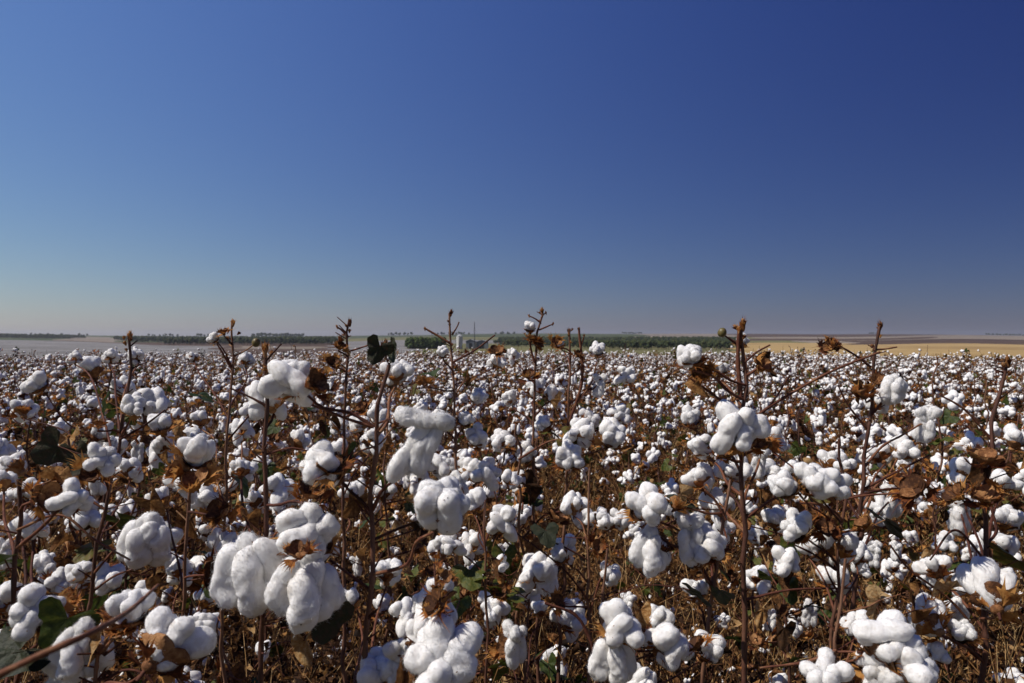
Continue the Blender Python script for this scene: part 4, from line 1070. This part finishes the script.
# silo
so = link(bpy.data.objects.new('grain_silo', None)); place(so, 459.5, FD); tag(so, 'white upright grain silo beside the grey sheds', 'silo')
mb = MB(); tube(mb, [(0, 0, 0), (0, 0, 9.8)], [2.4, 2.4], 24); 
for k in range(9): tube(mb, [(0, 0, .8 + k), (0, 0, .95 + k)], [2.46, 2.46], 24, 0, False)
obj('tank', mb, [M_WHITE], so)
mb = MB(); tube(mb, [(0, 0, 9.8), (0, 0, 11.2)], [2.6, .3], 24); obj('roof', mb, [M_ROOF], so)
mb = MB(); box(mb, -.3, .3, -2.7, -2.4, 0, 10.2); obj('ladder', mb, [M_STEEL], so)
def shed(px, d, w, dp, h, rise, lab):
    r = link(bpy.data.objects.new('farm_shed', None)); place(r, px, d); tag(r, lab, 'shed')
    mb = MB(); box(mb, -w / 2, w / 2, 0, dp, 0, h); mb.add([(-w / 2, .01, h), (w / 2, .01, h), (0, .01, h + rise), (-w / 2, dp - .01, h), (w / 2, dp - .01, h), (0, dp - .01, h + rise)], [[0, 1, 2], [3, 5, 4]]); obj('wall', mb, [M_SHEET], r, False)
    mb = MB(); e = .4
    for s in (-1, 1):
        v = [(s * (w / 2 + e), -e, h - e * rise / (w / 2)), (s * (w / 2 + e), dp + e, h - e * rise / (w / 2)), (0, dp + e, h + rise + .03), (0, -e, h + rise + .03)]
        v = v + [(a, b, c + .18) for a, b, c in v]
        mb.add(v, [[0, 1, 2, 3], [7, 6, 5, 4], [0, 4, 5, 1], [1, 5, 6, 2], [2, 6, 7, 3], [3, 7, 4, 0]])
    obj('roof', mb, [M_ROOF], r, False)
    mb = MB(); box(mb, -w * .16, w * .16, -.12, -.01, .1, h * .75); obj('door', mb, [M_DARK], r, False)
shed(470.5, FD + 8, 7.2, 12, 6.0, 1.3, 'left grey farm shed under the radio mast')
shed(482, FD + 12, 9.0, 12, 5.5, 1.2, 'right grey farm shed farther from the white silo')
ma = link(bpy.data.objects.new('radio_mast', None)); place(ma, 474.5, FD + 6); tag(ma, 'thin steel mast rising over the grey sheds, guy wires at its side', 'mast')
mb = MB(); 
for k in range(3):
    a = k * 2.094; tube(mb, [(math.cos(a) * .35, math.sin(a) * .35, 0), (math.cos(a) * .2, math.sin(a) * .2, 19.5)], [.15, .12], 6)
for k in range(26):
    a, b = k * 2.094, (k + 1) * 2.094; z0 = k * .75; tube(mb, [(math.cos(a) * .33, math.sin(a) * .33, z0), (math.cos(b) * .33, math.sin(b) * .33, z0 + .75)], [.08, .08], 4)
obj('lattice', mb, [M_STEEL], ma)
mb = MB(); tube(mb, [(0, 0, 19.4), (0, 0, 21.0)], [.3, .22], 8); obj('antenna', mb, [M_STEEL], ma)
for k in range(3):
    a = k * 2.094 + .3; mb = MB(); tube(mb, [(math.cos(a) * 6, math.sin(a) * 6, 0), (math.cos(a) * .25, math.sin(a) * .25, 17.)], [.04, .04], 4); obj('guy_wire', mb, [M_STEEL], ma)
po = link(bpy.data.objects.new('utility_pole', None)); place(po, 456, FD - 4); tag(po, 'dark utility pole just left of the white silo', 'pole')
mb = MB(); tube(mb, [(0, 0, 0), (0, 0, 12.5)], [.22, .16], 10); obj('post', mb, [M_TRUNK], po)
mb = MB(); box(mb, -1.1, 1.1, -.1, .1, 11.6, 11.85); obj('crossarm', mb, [M_TRUNK], po)

# ------------------------------------------------------------------ air
HAZE = .0001
if HAZE:
    mb = MB(); box(mb, -9500, 9500, -9500, 9500, -135, 60)
    m, nt, out = new_mat('haze_air'); pv = nt.nodes.new('ShaderNodeVolumePrincipled'); pv.inputs['Color'].default_value = (.84, .87, .93, 1); pv.inputs['Density'].default_value = HAZE; pv.inputs['Anisotropy'].default_value = .3
    nt.links.new(pv.outputs[0], out.inputs['Volume'])
    tag(obj('haze', mb, [m], None, False), 'thin pale dust haze over the far fields', 'haze', kind='stuff')

# ------------------------------------------------------------------ light
SUN_EL, SUN_AZ = R(50), R(-105)          # azimuth clockwise from the viewing direction: left, a little behind
sdir = Vector((math.sin(SUN_AZ) * math.cos(SUN_EL), math.cos(SUN_AZ) * math.cos(SUN_EL), math.sin(SUN_EL)))
sl = bpy.data.lights.new('sun', 'SUN'); sl.energy = 4.6; sl.angle = R(.53); sl.color = (1, .93, .84)
so_ = link(bpy.data.objects.new('sun', sl)); so_.rotation_euler = sdir.to_track_quat('Z', 'Y').to_euler()
w = bpy.data.worlds.new('World'); SC.world = w; w.use_nodes = True
nt = w.node_tree; L = nt.links.new
bg = nt.nodes['Background']; bg.inputs[1].default_value = .1
sky = nt.nodes.new('ShaderNodeTexSky'); sky.sky_type = 'NISHITA'; sky.sun_disc = False
sky.sun_elevation = SUN_EL; sky.sun_rotation = SUN_AZ; sky.altitude = 500; sky.air_density = 1.0; sky.dust_density = .3; sky.ozone_density = 1.0
# polarising filter: skylight is polarised most at a right angle to the sun
tc = nt.nodes.new('ShaderNodeTexCoord')
dt = nt.nodes.new('ShaderNodeVectorMath'); dt.operation = 'DOT_PRODUCT'; L(tc.outputs['Generated'], dt.inputs[0]); dt.inputs[1].default_value = (math.sin(R(-50)) * math.cos(R(50)), math.cos(R(-50)) * math.cos(R(50)), math.sin(R(50)))      # the way the filter is turned
sq = N(nt, 'ShaderNodeMath', operation='MULTIPLY'); L(dt.outputs['Value'], sq.inputs[0]); L(dt.outputs['Value'], sq.inputs[1])
pf = N(nt, 'ShaderNodeMath', operation='MULTIPLY_ADD'); L(sq.outputs[0], pf.inputs[0]); pf.inputs[1].default_value = .80; pf.inputs[2].default_value = .20
mul = nt.nodes.new('ShaderNodeVectorMath'); mul.operation = 'SCALE'; L(sky.outputs[0], mul.inputs[0]); L(pf.outputs[0], mul.inputs['Scale'])
# the film's response, channel by channel
sep = nt.nodes.new('ShaderNodeSeparateColor'); com = nt.nodes.new('ShaderNodeCombineColor'); L(mul.outputs[0], sep.inputs[0])
for q, (pw, gn) in enumerate(((1.355, 1.492), (1.29, 1.429), (.826, 1.083))):
    a = N(nt, 'ShaderNodeMath', operation='MULTIPLY'); L(sep.outputs[q], a.inputs[0]); a.inputs[1].default_value = .1
    b = N(nt, 'ShaderNodeMath', operation='POWER'); L(a.outputs[0], b.inputs[0]); b.inputs[1].default_value = pw
    c = N(nt, 'ShaderNodeMath', operation='MULTIPLY'); L(b.outputs[0], c.inputs[0]); c.inputs[1].default_value = gn / .1
    L(c.outputs[0], com.inputs[q])
L(com.outputs[0], bg.inputs[0])

# ------------------------------------------------------------------ camera and view
cam = bpy.data.cameras.new('camera'); cam.sensor_width = 36; cam.lens = 36 * F_ / W_; cam.clip_end = 20000; cam.clip_start = .02
cam.dof.use_dof = True; cam.dof.focus_distance = 1.5; cam.dof.aperture_fstop = 10
co = link(bpy.data.objects.new('camera', cam)); co.location = (0, 0, CAM_Z); co.rotation_euler = (math.pi / 2 - PITCH, 0, 0)
SC.camera = co
SC.view_settings.view_transform = 'Standard'; SC.view_settings.look = 'None'; SC.view_settings.exposure = 0.0; SC.view_settings.gamma = 1
SC.view_settings.use_curve_mapping = False
cy = SC.cycles
cy.use_denoising = True; cy.max_bounces = 8; cy.diffuse_bounces = 5; cy.transmission_bounces = 4; cy.transparent_max_bounces = 4
cy.use_adaptive_sampling = True; cy.adaptive_threshold = .02
